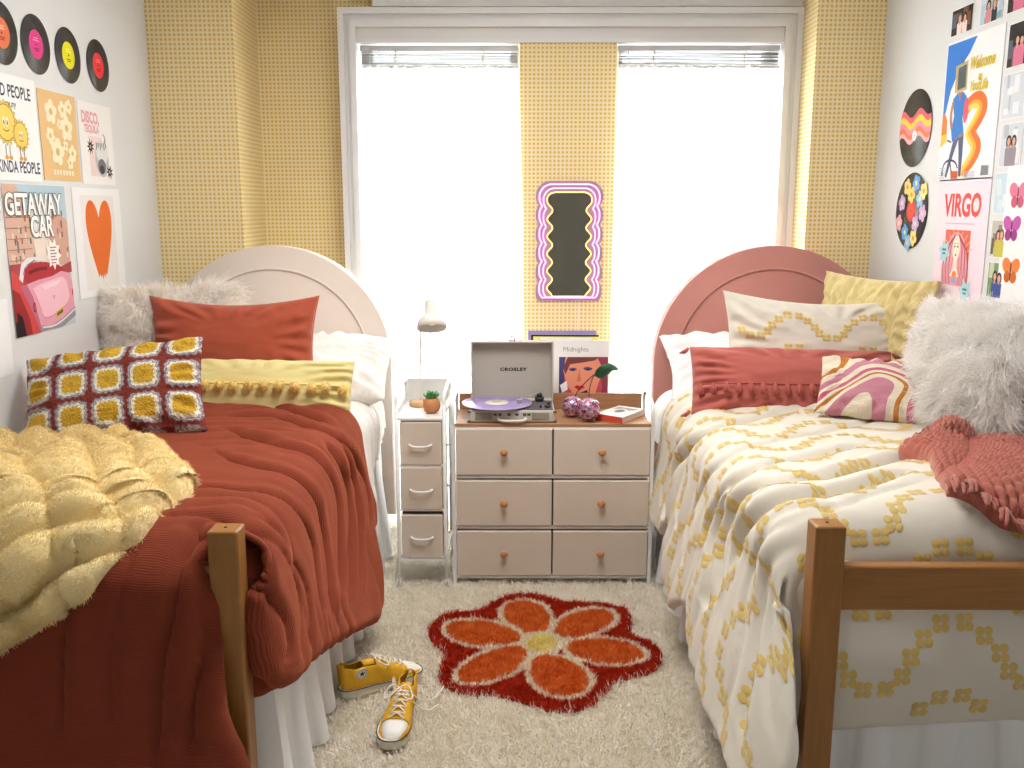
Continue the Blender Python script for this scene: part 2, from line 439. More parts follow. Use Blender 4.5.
for xa, xb, xa2, xb2, lab in ((-.735, .012, -.775, .06, 'long sheer white curtain filling the window nearer the white headboard'), (.502, 1.262, .46, 1.275, 'long sheer white curtain filling the window nearer the pink headboard')):
    t = thing('sheer_curtain', lab, 'curtain', ((xa+xb)/2, 4.62, 0), group='sheer window curtains')
    cx = (xa+xb)/2; nu, nv = 241, 50
    U, Vv = np.meshgrid(np.linspace(0, 1, nu), np.linspace(0, 1, nv), indexing='ij')
    k = Vv**.6
    X = (xa+(xb-xa)*U)*(1-k)+(xa2+(xb2-xa2)*U)*k - cx
    Y = .012*np.sin(U*2*PI*17+2*vn(U*5, Vv*2))*(.5+Vv) + .03*(1-Vv) + .012*vn(U*14, Vv*3, 2)
    Z = 2.262-(2.262-.03)*Vv
    np_mesh('curtain_panel', np.stack([X, Y, Z], -1).reshape(-1, 3), grid_faces(nu, nv), voile, t)
    m = MB(); m.tube([(-(xb-xa)/2-.002, .035, 2.252), ((xb-xa)/2+.002, .035, 2.252)], .006, 10); m.build('tension_rod', trim_white, t)
# ------------------------------------------------------------------ light
wd = bpy.data.worlds.new('World'); S.world = wd; wd.use_nodes = True
wd.node_tree.nodes['Background'].inputs[0].default_value = (1, .995, .985, 1); wd.node_tree.nodes['Background'].inputs[1].default_value = WORLD
for xa, xb in ((-.76, .022), (.49, 1.285)):
    ld = bpy.data.lights.new('daylight', 'AREA'); ld.shape = 'RECTANGLE'; ld.size = xb-xa; ld.size_y = 2.25; ld.energy = DAY; ld.color = (1, .985, .96)
    lo = bpy.data.objects.new('daylight', ld); COL.objects.link(lo); lo.location = ((xa+xb)/2, 5.05, 1.25); lo.rotation_euler = (-PI/2, 0, 0)
# added fill lamp dressed as a ceiling disc, unseen above the frame
t = thing('fill_ceiling_light', 'added fill light, an unseen round white disc on the ceiling above the aisle', 'ceiling light', (0, LY, CZ))
m = MB(); m.cyl((0, 0, -.03), .34, .03, 48); m.build('base', trim_white, t)
m = MB(); m.lathe((0, 0, 0), [(.32, -.03), (.31, -.06), (.25, -.085), (.12, -.10), (0, -.103)], 48); m.build('diffuser', mat('fill_diffuser', (255, 250, 240), rough=.5, emis=((255, 246, 230), 3.0)), t)
ld = bpy.data.lights.new('ceiling_fill', 'AREA'); ld.shape = 'DISK'; ld.size = 1.1; ld.energy = FILL; ld.color = (1, .975, .94)
lo = bpy.data.objects.new('ceiling_fill', ld); COL.objects.link(lo); lo.location = (0, LY, CZ-.12); lo.rotation_euler = (0, 0, 0)
# ------------------------------------------------------------------ beds
wood = mat('honey_wood', (158, 108, 56), rough=.35, var=.10, var_scale=6, stretch=(14, 14, 1.2), spec=.4)
wood_r = mat('honey_wood_rail', (158, 108, 56), rough=.35, var=.10, var_scale=6, stretch=(1.2, 14, 18), spec=.4)
white_cloth = mat('white_cotton', (240, 240, 240), rough=.9, sheen=.1, bump=.15, bump_scale=300)

def headboard(parent, cx, name, m_fab):
    """arched upholstered headboard, thickness 8 cm, in the bed's frame (world coordinates)"""
    R, cz, y0, y1, zb = .545, .873, 4.325, 4.41, .12
    out = [(cx-R, zb)] + [(cx-R*math.cos(PI*i/56), cz+R*math.sin(PI*i/56)) for i in range(57)] + [(cx+R, zb)]
    m = MB(); m.prism(out, y0, y1, 0, bev=.018)
    hb = m.build('headboard', m_fab, parent)
    for p in hb.data.polygons: p.use_smooth = True
    r = R-.105
    pts = [(cx-r, y0-.001, zb+.1)] + [(cx-r, y0-.001, cz-.3)] + [(cx-r*math.cos(PI*i/48), y0-.001, cz+r*math.sin(PI*i/48)) for i in range(49)] + [(cx+r, y0-.001, cz-.3), (cx+r, y0-.001, zb+.1)]
    MB().tube(pts, .0055, 8).build('piping', m_fab, hb)
    # seam along the front edge
    return hb

def bed(sgn, label, m_fab, hcx):
    """sgn +1 = bed against the left wall (aisle toward +X), -1 = right bed"""
    xo, xi = (-.644, -1.655) if sgn > 0 else (.696, 1.655)
    t = thing('bed', label, 'bed', ((xo+xi)/2, 3.2, 0))
    t.matrix_world = Matrix.Translation(((xo+xi)/2, 3.2, 0)); bpy.context.view_layer.update()
    inv = t.matrix_world.inverted()
    parts = []
    def add(mb, n, mt):
        o = mb.build(n, mt, t); o.matrix_parent_inverse = inv; return o
    for k, (px, py, h) in enumerate(((xo, FY, .852 if sgn > 0 else .866), (xi, FY, .852), (xo, 4.235, .66), (xi, 4.235, .66))):
        x0 = px-.072 if (sgn > 0 and px == xo) or (sgn < 0 and px == xi) else px
        m = MB(); m.box((x0, py, 0), (x0+.072, py+.068, h), bev=.006)
        m.cyl((x0+.036, py+.034, h-.001), .004, .0025, 12, mi=1)
        o = add(m, 'post', [wood, mat('screw_hole', (60, 40, 25))])
    x0, x1 = min(xo, xi)+.07, max(xo, xi)-.07
    m = MB(); m.box((x0, FY+.012, .655), (x1, FY+.05, .765), bev=.006); add(m, 'footboard_rail', wood_r)
    for px in (min(xo, xi)+.012, max(xo, xi)-.045):
        m = MB(); m.box((px, FY+.06, .42), (px+.033, 4.24, .54), bev=.004); add(m, 'side_rail', mat('honey_wood_side', (172, 116, 52), rough=.35, var=.10, var_scale=6, stretch=(14, 1.2, 18)))
    hb = headboard(t, hcx, 'headboard', m_fab); hb.matrix_parent_inverse = inv
    return t
FY = 2.05
cream_velvet = mat('cream_velvet', (232, 218, 206), rough=.8, sheen=.5, var=.03, var_scale=5)
pink_velvet = mat('pink_velvet', (198, 132, 122), rough=.75, sheen=.5, var=.04, var_scale=5)
bedL = bed(+1, 'wooden bed with a cream arched upholstered headboard, rust bedding on it', cream_velvet, -1.128)
bedR = bed(-1, 'wooden bed with a dusty pink arched upholstered headboard, yellow flowered bedding on it', pink_velvet, 1.2)

for sgn, lab in ((1, 'white mattress on the bed with the cream headboard, under the rust comforter'), (-1, 'white mattress on the bed with the pink headboard, under the flowered comforter')):
    x0, x1 = (-1.65, -.665) if sgn > 0 else (.715, 1.655)
    o = MB().box((x0, 2.16, .545), (x1, 4.30, .765), bev=.05).build('mattress', white_cloth)
    for p in o.data.polygons: p.use_smooth = True
    tag(o, lab, 'mattress')

# pleated bed skirts
def skirt(sgn, lab):
    xe = -.628 if sgn > 0 else .672
    y0, y1, zt = FY+.085, 4.23, .56
    # path: along the foot (from the wall) and then up the aisle side
    xw = -1.65 if sgn > 0 else 1.655
    P = []; n1, n2 = 200, 420
    for i in range(n1): P.append((xw+(xe-sgn*.08-xw)*i/(n1-1), y0+.02, 0, -1))
    for i in range(n2): P.append((xe, y0+.03+(y1-y0-.03)*i/(n2-1), sgn, 0))
    P = np.array(P); s = np.concatenate([[0], np.cumsum(np.hypot(np.diff(P[:, 0]), np.diff(P[:, 1])))])
    nv = 26; Vv = np.linspace(0, 1, nv)
    S_, V_ = np.meshgrid(s, Vv, indexing='ij')
    ph = S_*2*PI/.17 + 2.2*vn(S_*3, V_*.6, 4+sgn)
    w = (.004+.022*V_)*np.sign(np.sin(ph))*np.abs(np.sin(ph))**.6 + .012*V_*vn(S_*9, V_*2, 8) + .035*V_
    X = P[:, 0][:, None] + P[:, 2][:, None]*w; Y = P[:, 1][:, None] + P[:, 3][:, None]*w
    Z = zt - V_*(zt-.018) + 0*X
    o = np_mesh('bed_skirt', np.stack([X, Y, Z], -1).reshape(-1, 3), grid_faces(len(s), nv), mat('skirt_cotton', (238, 238, 240), rough=.9, trans=0, bump=.1, bump_scale=400))
    tag(o, lab, 'bed skirt'); return o
skirt(1, 'white pleated bed skirt hanging below the rust comforter to the carpet')
skirt(-1, 'white pleated bed skirt hanging below the yellow flowered comforter')

# ------------------------------------------------------------------ comforters
class Quilt:
    """cloth over a bed. a = distance across from where the aisle edge starts to round (negative on top), t = distance along the bed (= Y on top)"""
    R = .11
    def __init__(s, sgn, xout, foot, ztop): s.sgn, s.xout, s.foot, s.zt = sgn, xout, foot, ztop
    def drop(s, d, R):
        """d>0 arc length past an edge: (outward, downward)"""
        q = R*PI/2
        th = np.clip(d, 0, q)/R
        o = R*np.sin(th); dn = R*(1-np.cos(th)); e = np.maximum(d-q, 0)
        return np.where(d < 0, d, o), dn+e
    def base(s, a, t):
        oa, da = s.drop(a, s.R)
        flare = .10*sst(da, .05, .75)
        x = s.xout + s.sgn*(oa-s.R+flare)
        of, df = s.drop(s.foot-t, s.R)
        y = s.foot-of
        y, x = s.adjust(a, t, x, y, da, df)
        z = s.zt + s.crown(a, t) - da - df
        return np.stack([x, y, z], -1)
    def pos(s, a, t, off=0.0, folds=1.0):
        a = np.asarray(a, float); t = np.asarray(t, float); e = .004
        P = s.base(a, t)
        if folds is not None:
            n = unit(np.cross(s.base(a+e, t)-s.base(a-e, t), s.base(a, t+e)-s.base(a, t-e)))*s.sgn
            P = P + n*(s.h(a, t)*folds)[..., None]
        if off is not None and np.any(off):
            f = .006
            q = lambda A, T: s.pos(A, T, 0.0, folds)
            n2 = unit(np.cross(q(a+f, t)-q(a-f, t), q(a, t+f)-q(a, t-f)))*s.sgn
            P = P + n2*(np.asarray(off)*np.ones_like(a))[..., None]
        return P

def puff(x, k=.62): return np.abs(np.sin(x*.5))**k

def corner_patch(sgn, xin, xout, y0, ztop, zlow=.40, r=.07, rt=.09):
    path = [(xin+(xout-sgn*r-xin)*i/12, y0) for i in range(13)]
    path += [(xout-sgn*r*(1-math.sin(PI/2*i/10)), y0+r*(1-math.cos(PI/2*i/10))) for i in range(1, 11)]
    path += [(xout, y0+r+.02*i) for i in range(1, 7)]
    p = np.array(path); n = len(p); c = np.array([xin, y0+.25])
    zs = np.concatenate([np.linspace(zlow, ztop-rt, 16), ztop-rt+rt*np.sin(np.linspace(0, PI/2, 12))[1:]])
    ins = np.concatenate([np.zeros(16), rt*(1-np.cos(np.linspace(0, PI/2, 12)))[1:]])
    V = []
    d = unit(c[None]-p)
    for z, k in zip(zs, ins):
        w = .008*vn(np.arange(n)*.35, z*9, 77)
        q = p+d*(k+w)[:, None] if hasattr(k+w, 'shape') else p
        V.append(np.stack([q[:, 0], q[:, 1], np.full(n, z)], -1))
    return np.concatenate(V), grid_faces(len(zs), n)

def quilt_mesh(q, name, mats, W, NA, tend, thead, hemz, label, curl=.034, da=.0095, dt=.0095, tside=None, extra=None, patch=None):
    """two sheets joined at a = NA: top + foot drape, and aisle drape"""
    tt = [thead]
    while tt[-1] > tend: tt.append(tt[-1]-dt)
    tt = np.array(tt)
    nA = int((W+NA)/da); aA = np.linspace(-W, NA, nA)
    A, T = np.meshgrid(aA, tt, indexing='ij')
    foot0 = q.notch
    T2 = T
    def rnd(d, r=curl): 
        u = np.clip(d/r, 0, 1); return -r*(1-np.sqrt(np.clip(1-(1-u)**2, 0, 1)))
    head = q.headline(A)
    def head_t(Aq, Tq): # squeeze so that the head hem follows a wavy line
        return Tq
    dist = np.minimum(thead-T, T-tend); dist = np.where(T < foot0, np.minimum(dist, NA-A), dist)
    PA = q.pos(A, T, rnd(dist))
    tB = tt[tt >= foot0-1e-6]
    L = q.amax(tB); nB = int((L.max()-NA)/da); ub = np.linspace(0, 1, nB)
    U, TB = np.meshgrid(ub, tB, indexing='ij')
    AB = NA + (L[None, :]-NA)*U
    distB = np.minimum(np.minimum(L[None, :]-AB, thead-TB), TB-foot0+(1-sst(AB, NA, NA+.16))*.1)
    PB = q.pos(AB, TB, rnd(distB))
    VA = PA.reshape(-1, 3); VB = PB.reshape(-1, 3)
    FA = grid_faces(nA, len(tt)); FB = grid_faces(nB, len(tB))+len(VA)
    # stitch: first column of B equals last column of A
    mp = np.arange(len(VA)+len(VB)); mp[len(VA):len(VA)+len(tB)] = (nA-1)*len(tt)+np.arange(len(tB))
    V = np.concatenate([VA, VB]); F = mp[np.concatenate([FA, FB])]
    uv = np.concatenate([np.stack([A, T], -1).reshape(-1, 2), np.stack([AB, TB], -1).reshape(-1, 2)])
    if q.sgn < 0: F = F[:, ::-1]
    if q.flip: F = F[:, ::-1]
    midx = np.zeros(len(F), int)
    if patch is not None:
        EV, EF = patch; F = np.concatenate([F, EF+len(V)]); V = np.concatenate([V, EV]); uv = np.concatenate([uv, EV[:, [0, 2]]]); midx = np.zeros(len(F), int)
    if extra is not None:
        EV, EF = extra; base = len(V); V = np.concatenate([V, EV]); F = np.concatenate([F, EF+base]); midx = np.concatenate([midx, np.ones(len(EF), int)]); uv = np.concatenate([uv, np.zeros((len(EV), 2))])
    o = np_mesh(name, V, F, mats, smooth=True, midx=midx, uv=uv)
    return tag(o, label, 'comforter')


# fold lines of the two comforters, in cloth coordinates (across, along)
FOLDS_L = [
   [(-0.321, 3.061), (-0.224, 3.052), (-0.117, 2.967), (-0.047, 2.944), (0.02, 2.915), (0.061, 2.915), (0.104, 2.895), (0.151, 2.911), (0.221, 2.934), (0.308, 2.885), (0.412, 2.8), (0.486, 2.667)],
   [(-0.274, 2.239), (-0.17, 2.38), (-0.117, 2.451), (-0.02, 2.422), (0.041, 2.445), (0.074, 2.468), (0.117, 2.491), (0.164, 2.53), (0.231, 2.579), (0.305, 2.546), (0.399, 2.484), (0.472, 2.451)],
   [(-0.187, 2.148), (-0.154, 2.181), (-0.097, 2.2), (-0.036, 2.204), (0.01, 2.184), (0.054, 2.158), (0.101, 2.213), (0.151, 2.279), (0.218, 2.344), (0.302, 2.354), (0.395, 2.269)],
   [(-0.385, 3.234), (-0.287, 3.273), (-0.204, 3.303), (-0.14, 3.309), (-0.043, 3.257), (0.027, 3.218), (0.087, 3.241), (0.161, 3.342), (0.285, 3.489), (0.389, 3.469), (0.432, 3.378)],
   [(0.097, 3.195), (0.168, 3.238), (0.281, 3.309), (0.375, 3.205), (0.455, 3.097), (0.532, 2.924)],
   [(0.051, 3.094), (0.131, 3.042), (0.231, 3.123), (0.335, 3.065), (0.425, 2.964), (0.512, 2.8)],
   [(0.074, 2.125), (0.151, 2.148), (0.278, 2.236), (0.355, 2.23), (0.389, 2.2)],
   [(0.037, 2.22), (0.131, 2.301), (0.261, 2.416), (0.368, 2.396), (0.435, 2.334)],
   [(-0.277, 2.856), (-0.113, 2.729), (0.02, 2.654), (0.084, 2.663), (0.161, 2.693), (0.292, 2.709), (0.399, 2.618), (0.479, 2.556)],
   [(-0.03, 2.19), (-0.06, 2.099), (-0.067, 2.044), (-0.077, 1.949), (-0.12, 1.806), (-0.164, 1.594)],
   [(-0.023, 2.089), (-0.023, 2.031), (-0.03, 1.864), (-0.073, 1.753), (-0.103, 1.62)],
   [(-0.284, 2.086), (-0.298, 2.001), (-0.324, 1.848), (-0.348, 1.656)],
   [(-0.164, 2.096), (-0.177, 2.021), (-0.207, 1.881), (-0.234, 1.685)],
   [(-0.395, 3.443), (-0.277, 3.436), (-0.137, 3.436), (-0.026, 3.375), (0.044, 3.329)],
]
FOLDS_R = [
   [(-0.602, 2.821), (-0.445, 2.743), (-0.311, 2.671), (-0.167, 2.557), (-0.053, 2.511), (0.037, 2.508), (0.101, 2.554), (0.191, 2.658), (0.292, 2.691), (0.385, 2.655), (0.455, 2.671)],
   [(-0.753, 3.392), (-0.482, 3.216), (-0.264, 3.085), (-0.073, 3.01), (0.074, 2.896), (0.178, 3.007), (0.318, 3.115), (0.432, 3.075), (0.532, 3.007)],
   [(-0.401, 2.446), (-0.271, 2.394), (-0.134, 2.309), (0.004, 2.244), (0.097, 2.244), (0.221, 2.384), (0.348, 2.443), (0.466, 2.407), (0.576, 2.4)],
   [(0.034, 2.169), (0.114, 2.182), (0.251, 2.293), (0.368, 2.342), (0.489, 2.322), (0.596, 2.286)],
   [(-0.488, 3.555), (-0.174, 3.392), (0.02, 3.248), (0.121, 3.294), (0.261, 3.49), (0.409, 3.503), (0.472, 3.447)],
   [(0.178, 2.143), (0.261, 2.162), (0.345, 2.172), (0.412, 2.143)],
   [(0.044, 2.146), (0.164, 2.182), (0.305, 2.27), (0.415, 2.263), (0.496, 2.198)],
   [(0.097, 3.385), (0.221, 3.568), (0.379, 3.676), (0.482, 3.597)],
   [(-0.435, 2.951), (-0.234, 2.841), (-0.063, 2.739), (0.057, 2.671), (0.138, 2.746), (0.278, 2.889), (0.379, 2.893)],
   [(-0.395, 2.557), (-0.247, 2.469), (-0.107, 2.384), (0.02, 2.348), (0.097, 2.381), (0.201, 2.501), (0.308, 2.573)],
   [(0.128, 2.684), (0.211, 2.733), (0.305, 2.772), (0.382, 2.726), (0.499, 2.717)],
   [(0.194, 3.281), (0.338, 3.304), (0.425, 3.222)],
]

def chaikin(p, k=2):
    for _ in range(k):
        q = [p[0]]
        for a, b in zip(p, p[1:]): q += [(a[0]*.75+b[0]*.25, a[1]*.75+b[1]*.25), (a[0]*.25+b[0]*.75, a[1]*.25+b[1]*.75)]
        p = q+[p[-1]]
    return p
FL, FR = [chaikin(p) for p in FOLDS_L], [chaikin(p) for p in FOLDS_R]
def crease(lines, a, t, D=.04, w=.026, crest=.020):
    a = np.asarray(a, float); t = np.asarray(t, float); dm = np.full(a.shape, 9.0); cr_ = np.zeros(a.shape)
    for li, p in enumerate(lines):
        best = np.full(a.shape, 9.0); sg = np.zeros(a.shape); par = np.zeros(a.shape); n = len(p)-1
        lo = min(q[0] for q in p)-.25, min(q[1] for q in p)-.25; hi = max(q[0] for q in p)+.25, max(q[1] for q in p)+.25
        m = (a > lo[0]) & (a < hi[0]) & (t > lo[1]) & (t < hi[1])
        if not m.any(): continue
        am, tm = a[m], t[m]; b_ = best[m]; s_ = sg[m]; q_ = par[m]
        for i in range(n):
            ax, ay = p[i]; bx, by = p[i+1]; dx, dy = bx-ax, by-ay; l2 = dx*dx+dy*dy+1e-12
            u = np.clip(((am-ax)*dx+(tm-ay)*dy)/l2, 0, 1); ex, ey = am-ax-u*dx, tm-ay-u*dy; d = np.sqrt(ex*ex+ey*ey)
            k = d < b_; b_ = np.where(k, d, b_); s_ = np.where(k, np.sign(dx*ey-dy*ex), s_); q_ = np.where(k, (i+u)/n, q_)
        tap = sst(q_, 0, .18)*(1-.5*sst(q_, .85, 1))*(1, .62, .95, .72, .85)[li*3 % 5]
        b_ = b_ + (1-tap)*.08
        best[m] = b_; dm = np.minimum(dm, best)
        c = np.zeros(a.shape); c[m] = tap*np.where(s_ > 0, np.exp(-((b_-.040)/.028)**2), .55*np.exp(-((b_-.045)/.030)**2)); cr_ = np.maximum(cr_, c)
    return -D*np.exp(-dm/w) + crest*cr_ + .5*D*(1-np.exp(-dm/.09))

# --- rust comforter
qL = Quilt(+1, -.612, 2.165, .800); qL.flip = False; qL.notch = 2.125
_hzL = np.array([[2.0, .52], [2.12, .50], [2.2, .43], [2.45, .37], [2.7, .29], [2.95, .20], [3.15, .13], [3.27, .13], [3.36, .27], [3.42, .37], [3.52, .36], [3.6, .45], [3.9, .6]])
qL.amax = lambda t: .17+(.70-np.interp(t, _hzL[:, 0], _hzL[:, 1]))
qL.headline = lambda a: 0*a
qL.crown = lambda a, t: .028*np.exp(-((a+.45)/.4)**2) + .03*sst(t, 3.2, 3.6) + .02*np.exp(-((t-2.3)/.18)**2)*sst(-a, .1, .3)
def adjL(a, t, x, y, da, df):
    x = x + .024*sst(-t+qL.foot+.02, 0, .08)*np.exp(-np.clip(-a, 0, 3)/.12) + .12*sst(df, .16, .75)*np.exp(-np.clip(-a-.02, 0, 3)/.30)
    y = y - .035*sst(qL.foot-t, .02, .16) - .04*sst(df, .1, .7)
    e_ = np.exp(-np.clip(t-2.125, 0, 3)/.028)
    y = y - .10*sst(a, .06, .2)*np.exp(-np.clip(t-2.125, 0, 3)/.2)*(1-e_)
    x = x - .03*sst(a, .1, .3)*np.exp(-np.clip(t-2.125, 0, 3)/.08) - .05*sst(a, .13, .24)*e_*(t > 2.12)
    # the head hem runs slantwise near the aisle
    y = y - .10*sst(a, -.35, .1)*sst(t, 3.0, 3.58) + .05*sst(-a, .3, .9)*sst(t, 3.1, 3.58)
    return y, x
qL.adjust = adjL
def hL(a, t):
    side = sst(a, -.25, .12); foot = sst(qL.foot-t, -.04, .15)
    q = t + .62*np.clip(-a, 0, .7) + .14*vn(a*1.5, t*1.1, 5) + .02*vn(a*5, t*2.5, 6)
    amp = np.clip(.62+.6*vn(a*1.9, t*2.3, 9), .15, 1.2)
    ph = q*2*PI/.215+.9+1.3*vn(a*1.2, t*2.2, 33)
    h1 = puff(ph, .6)*(.046+.022*side)*amp
    h2 = puff(q*2*PI/.098+2*vn(a*2, t*3, 2), .8)*(.012+.008*side)*np.clip(vn(a*2.6, t*3, 21)*1.6, 0, 1)
    h3 = .004*vn(a*8, t*10, 3)
    q2 = t*.95-.6*a+.10*vn(a*2, t*2, 31)
    h4 = .038*puff(q2*2*PI/.26, .55)*sst(vn(a*1.8+3, t*1.8, 12), -.1, .5)*(1-side)
    cz = crease(FL, a, t)
    top = (h1*.22+h2*.6+h3+h4*.25)+cz*.95
    # foot drape: vertical folds
    qa = a + .05*vn(a*2, t*1.6, 14) + .04*(qL.foot-t)
    hf = puff(qa*2*PI/.31+1.2, .8)*.018*sst(qL.foot-t, 0, .4) + h3 + cz*.85
    # hollow around the bed post
    hol = np.exp(-(((a-.02)/.10)**2+((t-qL.foot)/.07)**2))
    return top*(1-foot)+hf*foot
qL.h = hL
def rust_cloth():
    m = bpy.data.materials.new('rust_gauze'); m.use_nodes = True; nt = m.node_tree; b = nt.nodes['Principled BSDF']; L = nt.links.new
    b.inputs['Base Color'].default_value = lin((165, 72, 48)); b.inputs['Roughness'].default_value = .9; b.inputs['Sheen Weight'].default_value = .35; b.inputs['Sheen Tint'].default_value = lin((255, 150, 110)); b.inputs['Specular IOR Level'].default_value = .1
    uv = N(nt, 'ShaderNodeUVMap'); no = N(nt, 'ShaderNodeTexNoise'); no.inputs['Scale'].default_value = 14; no.inputs['Detail'].default_value = 2; L(uv.outputs[0], no.inputs['Vector'])
    mp = N(nt, 'ShaderNodeMapping'); mp.inputs['Scale'].default_value = (1, 1, 1); L(uv.outputs[0], mp.inputs['Vector'])
    w = N(nt, 'ShaderNodeTexWave', bands_direction='Y', wave_profile='SIN'); w.inputs['Scale'].default_value = 72; w.inputs['Distortion'].default_value = 5.0; w.inputs['Detail'].default_value = 2; w.inputs['Detail Scale'].default_value = .35
    L(mp.outputs[0], w.inputs['Vector'])
    bp = N(nt, 'ShaderNodeBump'); bp.inputs['Strength'].default_value = .45; bp.inputs['Distance'].default_value = .0016; L(w.outputs['Fac'], bp.inputs['Height']); L(bp.outputs[0], b.inputs['Normal'])
    c = N(nt, 'ShaderNodeMix', data_type='RGBA'); c.inputs[6].default_value = lin((118, 53, 38)); c.inputs[7].default_value = lin((142, 67, 48)); L(w.outputs['Fac'], c.inputs[0]); L(c.outputs[2], b.inputs['Base Color'])
    return m
rust = rust_cloth()
comfL = quilt_mesh(qL, 'comforter', [rust], .925, -.02, 1.33, 3.585, None, 'crinkled rust red comforter spread over the bed with the cream headboard', patch=corner_patch(1, -.82, -.600, 2.126, .775))
sm = comfL.modifiers.new('thickness', 'SOLIDIFY'); sm.thickness = .012; sm.offset = -1

# --- flowered comforter
qR = Quilt(-1, .655, 2.262, .800); qR.flip = False; qR.notch = 2.14
_hzR = np.array([[1.9, .22], [2.14, .18], [2.5, .17], [2.75, .20], [2.9, .30], [2.98, .27], [3.1, .20], [3.25, .22], [3.36, .34], [3.42, .40], [3.52, .32], [3.7, .29], [3.85, .38], [3.98, .5]])
qR.amax = lambda t: .17+(.70-np.interp(t, _hzR[:, 0], _hzR[:, 1]))
qR.headline = lambda a: 0*a
qR.crown = lambda a, t: .03*np.exp(-((a+.45)/.4)**2) + .02*np.exp(-((t-2.45)/.3)**2) + .03*sst(t, 3.3, 3.8)*sst(-a, .1, .5)
def adjR(a, t, x, y, da, df):
    y = y - .27*sst(a, .12, .5)*np.exp(-np.clip(t-2.14, 0, 3)/.35)
    y = y - .035*sst(df, .12, .38)
    z_=0
    x = x + .030*sst(a, .1, .3)*np.exp(-np.clip(t-2.14, 0, 3)/.12) - .03*sst(a, .3, .6)*np.exp(-np.clip(t-2.3, -1, 3)/.3)*.5
    return y, x
qR.adjust = adjR
def hR(a, t):
    side = sst(a, -.25, .12); foot = sst(qR.foot-t, -.04, .12); calm = 1-.93*(1-sst(t, 2.35, 2.75))*sst(-a, -.02, .22)
    q = t + .85*np.clip(-a, 0, .7) - .10*np.clip(a, 0, 1) + .13*vn(a*1.5, t*1.0, 45) + .02*vn(a*5, t*2.5, 46)
    amp = np.clip(.62+.6*vn(a*1.9, t*2.1, 49), .15, 1.2)
    h1 = puff(q*2*PI/.23+1.5+1.3*vn(a*1.2, t*2.2, 73), .6)*(.048+.026*side)*amp
    h2 = puff(q*2*PI/.10+2*vn(a*2, t*3, 42), .8)*(.014+.008*side)*np.clip(vn(a*2.6, t*3, 61)*1.6, 0, 1)
    h3 = .004*vn(a*8, t*10, 43)
    q2 = t*.9-.5*a+.10*vn(a*2, t*2, 71)
    h4 = .034*puff(q2*2*PI/.28, .55)*sst(vn(a*1.8+3, t*1.8, 52), -.1, .5)*(1-side)
    hf = .012*vn(a*3, t*3, 59)+.004*vn(a*14, t*9, 60)+.030*np.exp(-((t-1.86)/.12)**2)
    cz = crease(FR, a, t)
    return (h1*.25+h2*.6+h4*.25)*calm*(1-foot)+(h3+cz*.9)*(1-foot)+hf*foot + .015*(1-calm)*(1-foot)
qR.h = hR
# embroidered motifs, four petals each, in zigzag chains
def motifs(q, W, NA, tend, thead, P=.39, row=.178, amp=.142, half=((.07, 0), (.165, .2), (.22, .5), (.31, .78), (.425, 1.0)), r=.0150, lift=.0030, phase=.28):
    cs = []
    for i in range(-4, 6):
        for j in range(-16, 16):
            for (u, v) in half:
                for sg in (1, -1):
                    cs.append(((i+.5*0)*P+sg*u*P*1.0+phase, 2.0+j*row-v*amp*-1))
    cs = np.array(cs); cs = np.unique(np.round(cs, 4), axis=0)
    ok = (cs[:, 1] > tend+.04) & (cs[:, 1] < thead-.04) & (cs[:, 0] > -W+.03)
    lim = np.where(cs[:, 1] < q.notch+.03, NA-.045, q.amax(np.clip(cs[:, 1], tend, thead))-.045)
    cs = cs[ok & (cs[:, 0] < lim)]
    n = 10; ang = np.arange(n)*2*PI/n
    tmpl = []
    for k in range(4):
        al = PI/4+k*PI/2; cx, cy = r*1.0*math.cos(al), r*1.0*math.sin(al)
        ring = np.stack([cx+r*.74*np.cos(ang), cy+r*.74*np.sin(ang)], -1)
        tmpl.append((np.vstack([ring, [cx, cy]])))
    V = []; F = []; b = 0
    pts = np.concatenate(tmpl)[None, :, :]+cs[:, None, :]
    off = np.tile(np.concatenate([np.full(n, .0004), [lift]]), 4)[None, :]*np.ones((len(cs), 1))+.0006
    PV = q.pos(pts[..., 0], pts[..., 1], off)
    # quads: ring pairs to centre (two ring edges per quad)
    quads = []
    for k in range(4):
        o = k*(n+1)
        for i in range(0, n, 2): quads.append([o+i, o+i+1, o+(i+2) % n, o+n])
    quads = np.array(quads)
    F = (np.arange(len(cs))[:, None, None]*4*(n+1)+quads[None]).reshape(-1, 4)
    if q.sgn < 0: F = F[:, ::-1]
    return PV.reshape(-1, 3), F
emb = mat('yellow_embroidery', (220, 190, 108), rough=.6, sheen=.3, bump=.5, bump_scale=500)
cream_cot = mat('cream_cotton', (220, 214, 201), rough=.85, sheen=.15, bump=.12, bump_scale=350)
comfR = quilt_mesh(qR, 'comforter', [cream_cot, emb], .895, .13, 1.69, 3.93, None, 'cream comforter embroidered with zigzag chains of yellow flowers, on the pink headboard bed', patch=corner_patch(-1, .745, .648, 2.140, .742, zlow=.30), extra=motifs(qR, .895, .13, 1.69, 3.93))
# ------------------------------------------------------------------ pillows
def frame(c, wv, hv):
    """matrix with local X = width, Z = height, -Y = front"""
    x = Vector(wv).normalized(); z = Vector(hv); z = (z - x*z.dot(x)).normalized(); y = z.cross(x)
    return Matrix(((x.x, y.x, z.x, c[0]), (x.y, y.y, z.y, c[1]), (x.z, y.z, z.z, c[2]), (0, 0, 0, 1)))

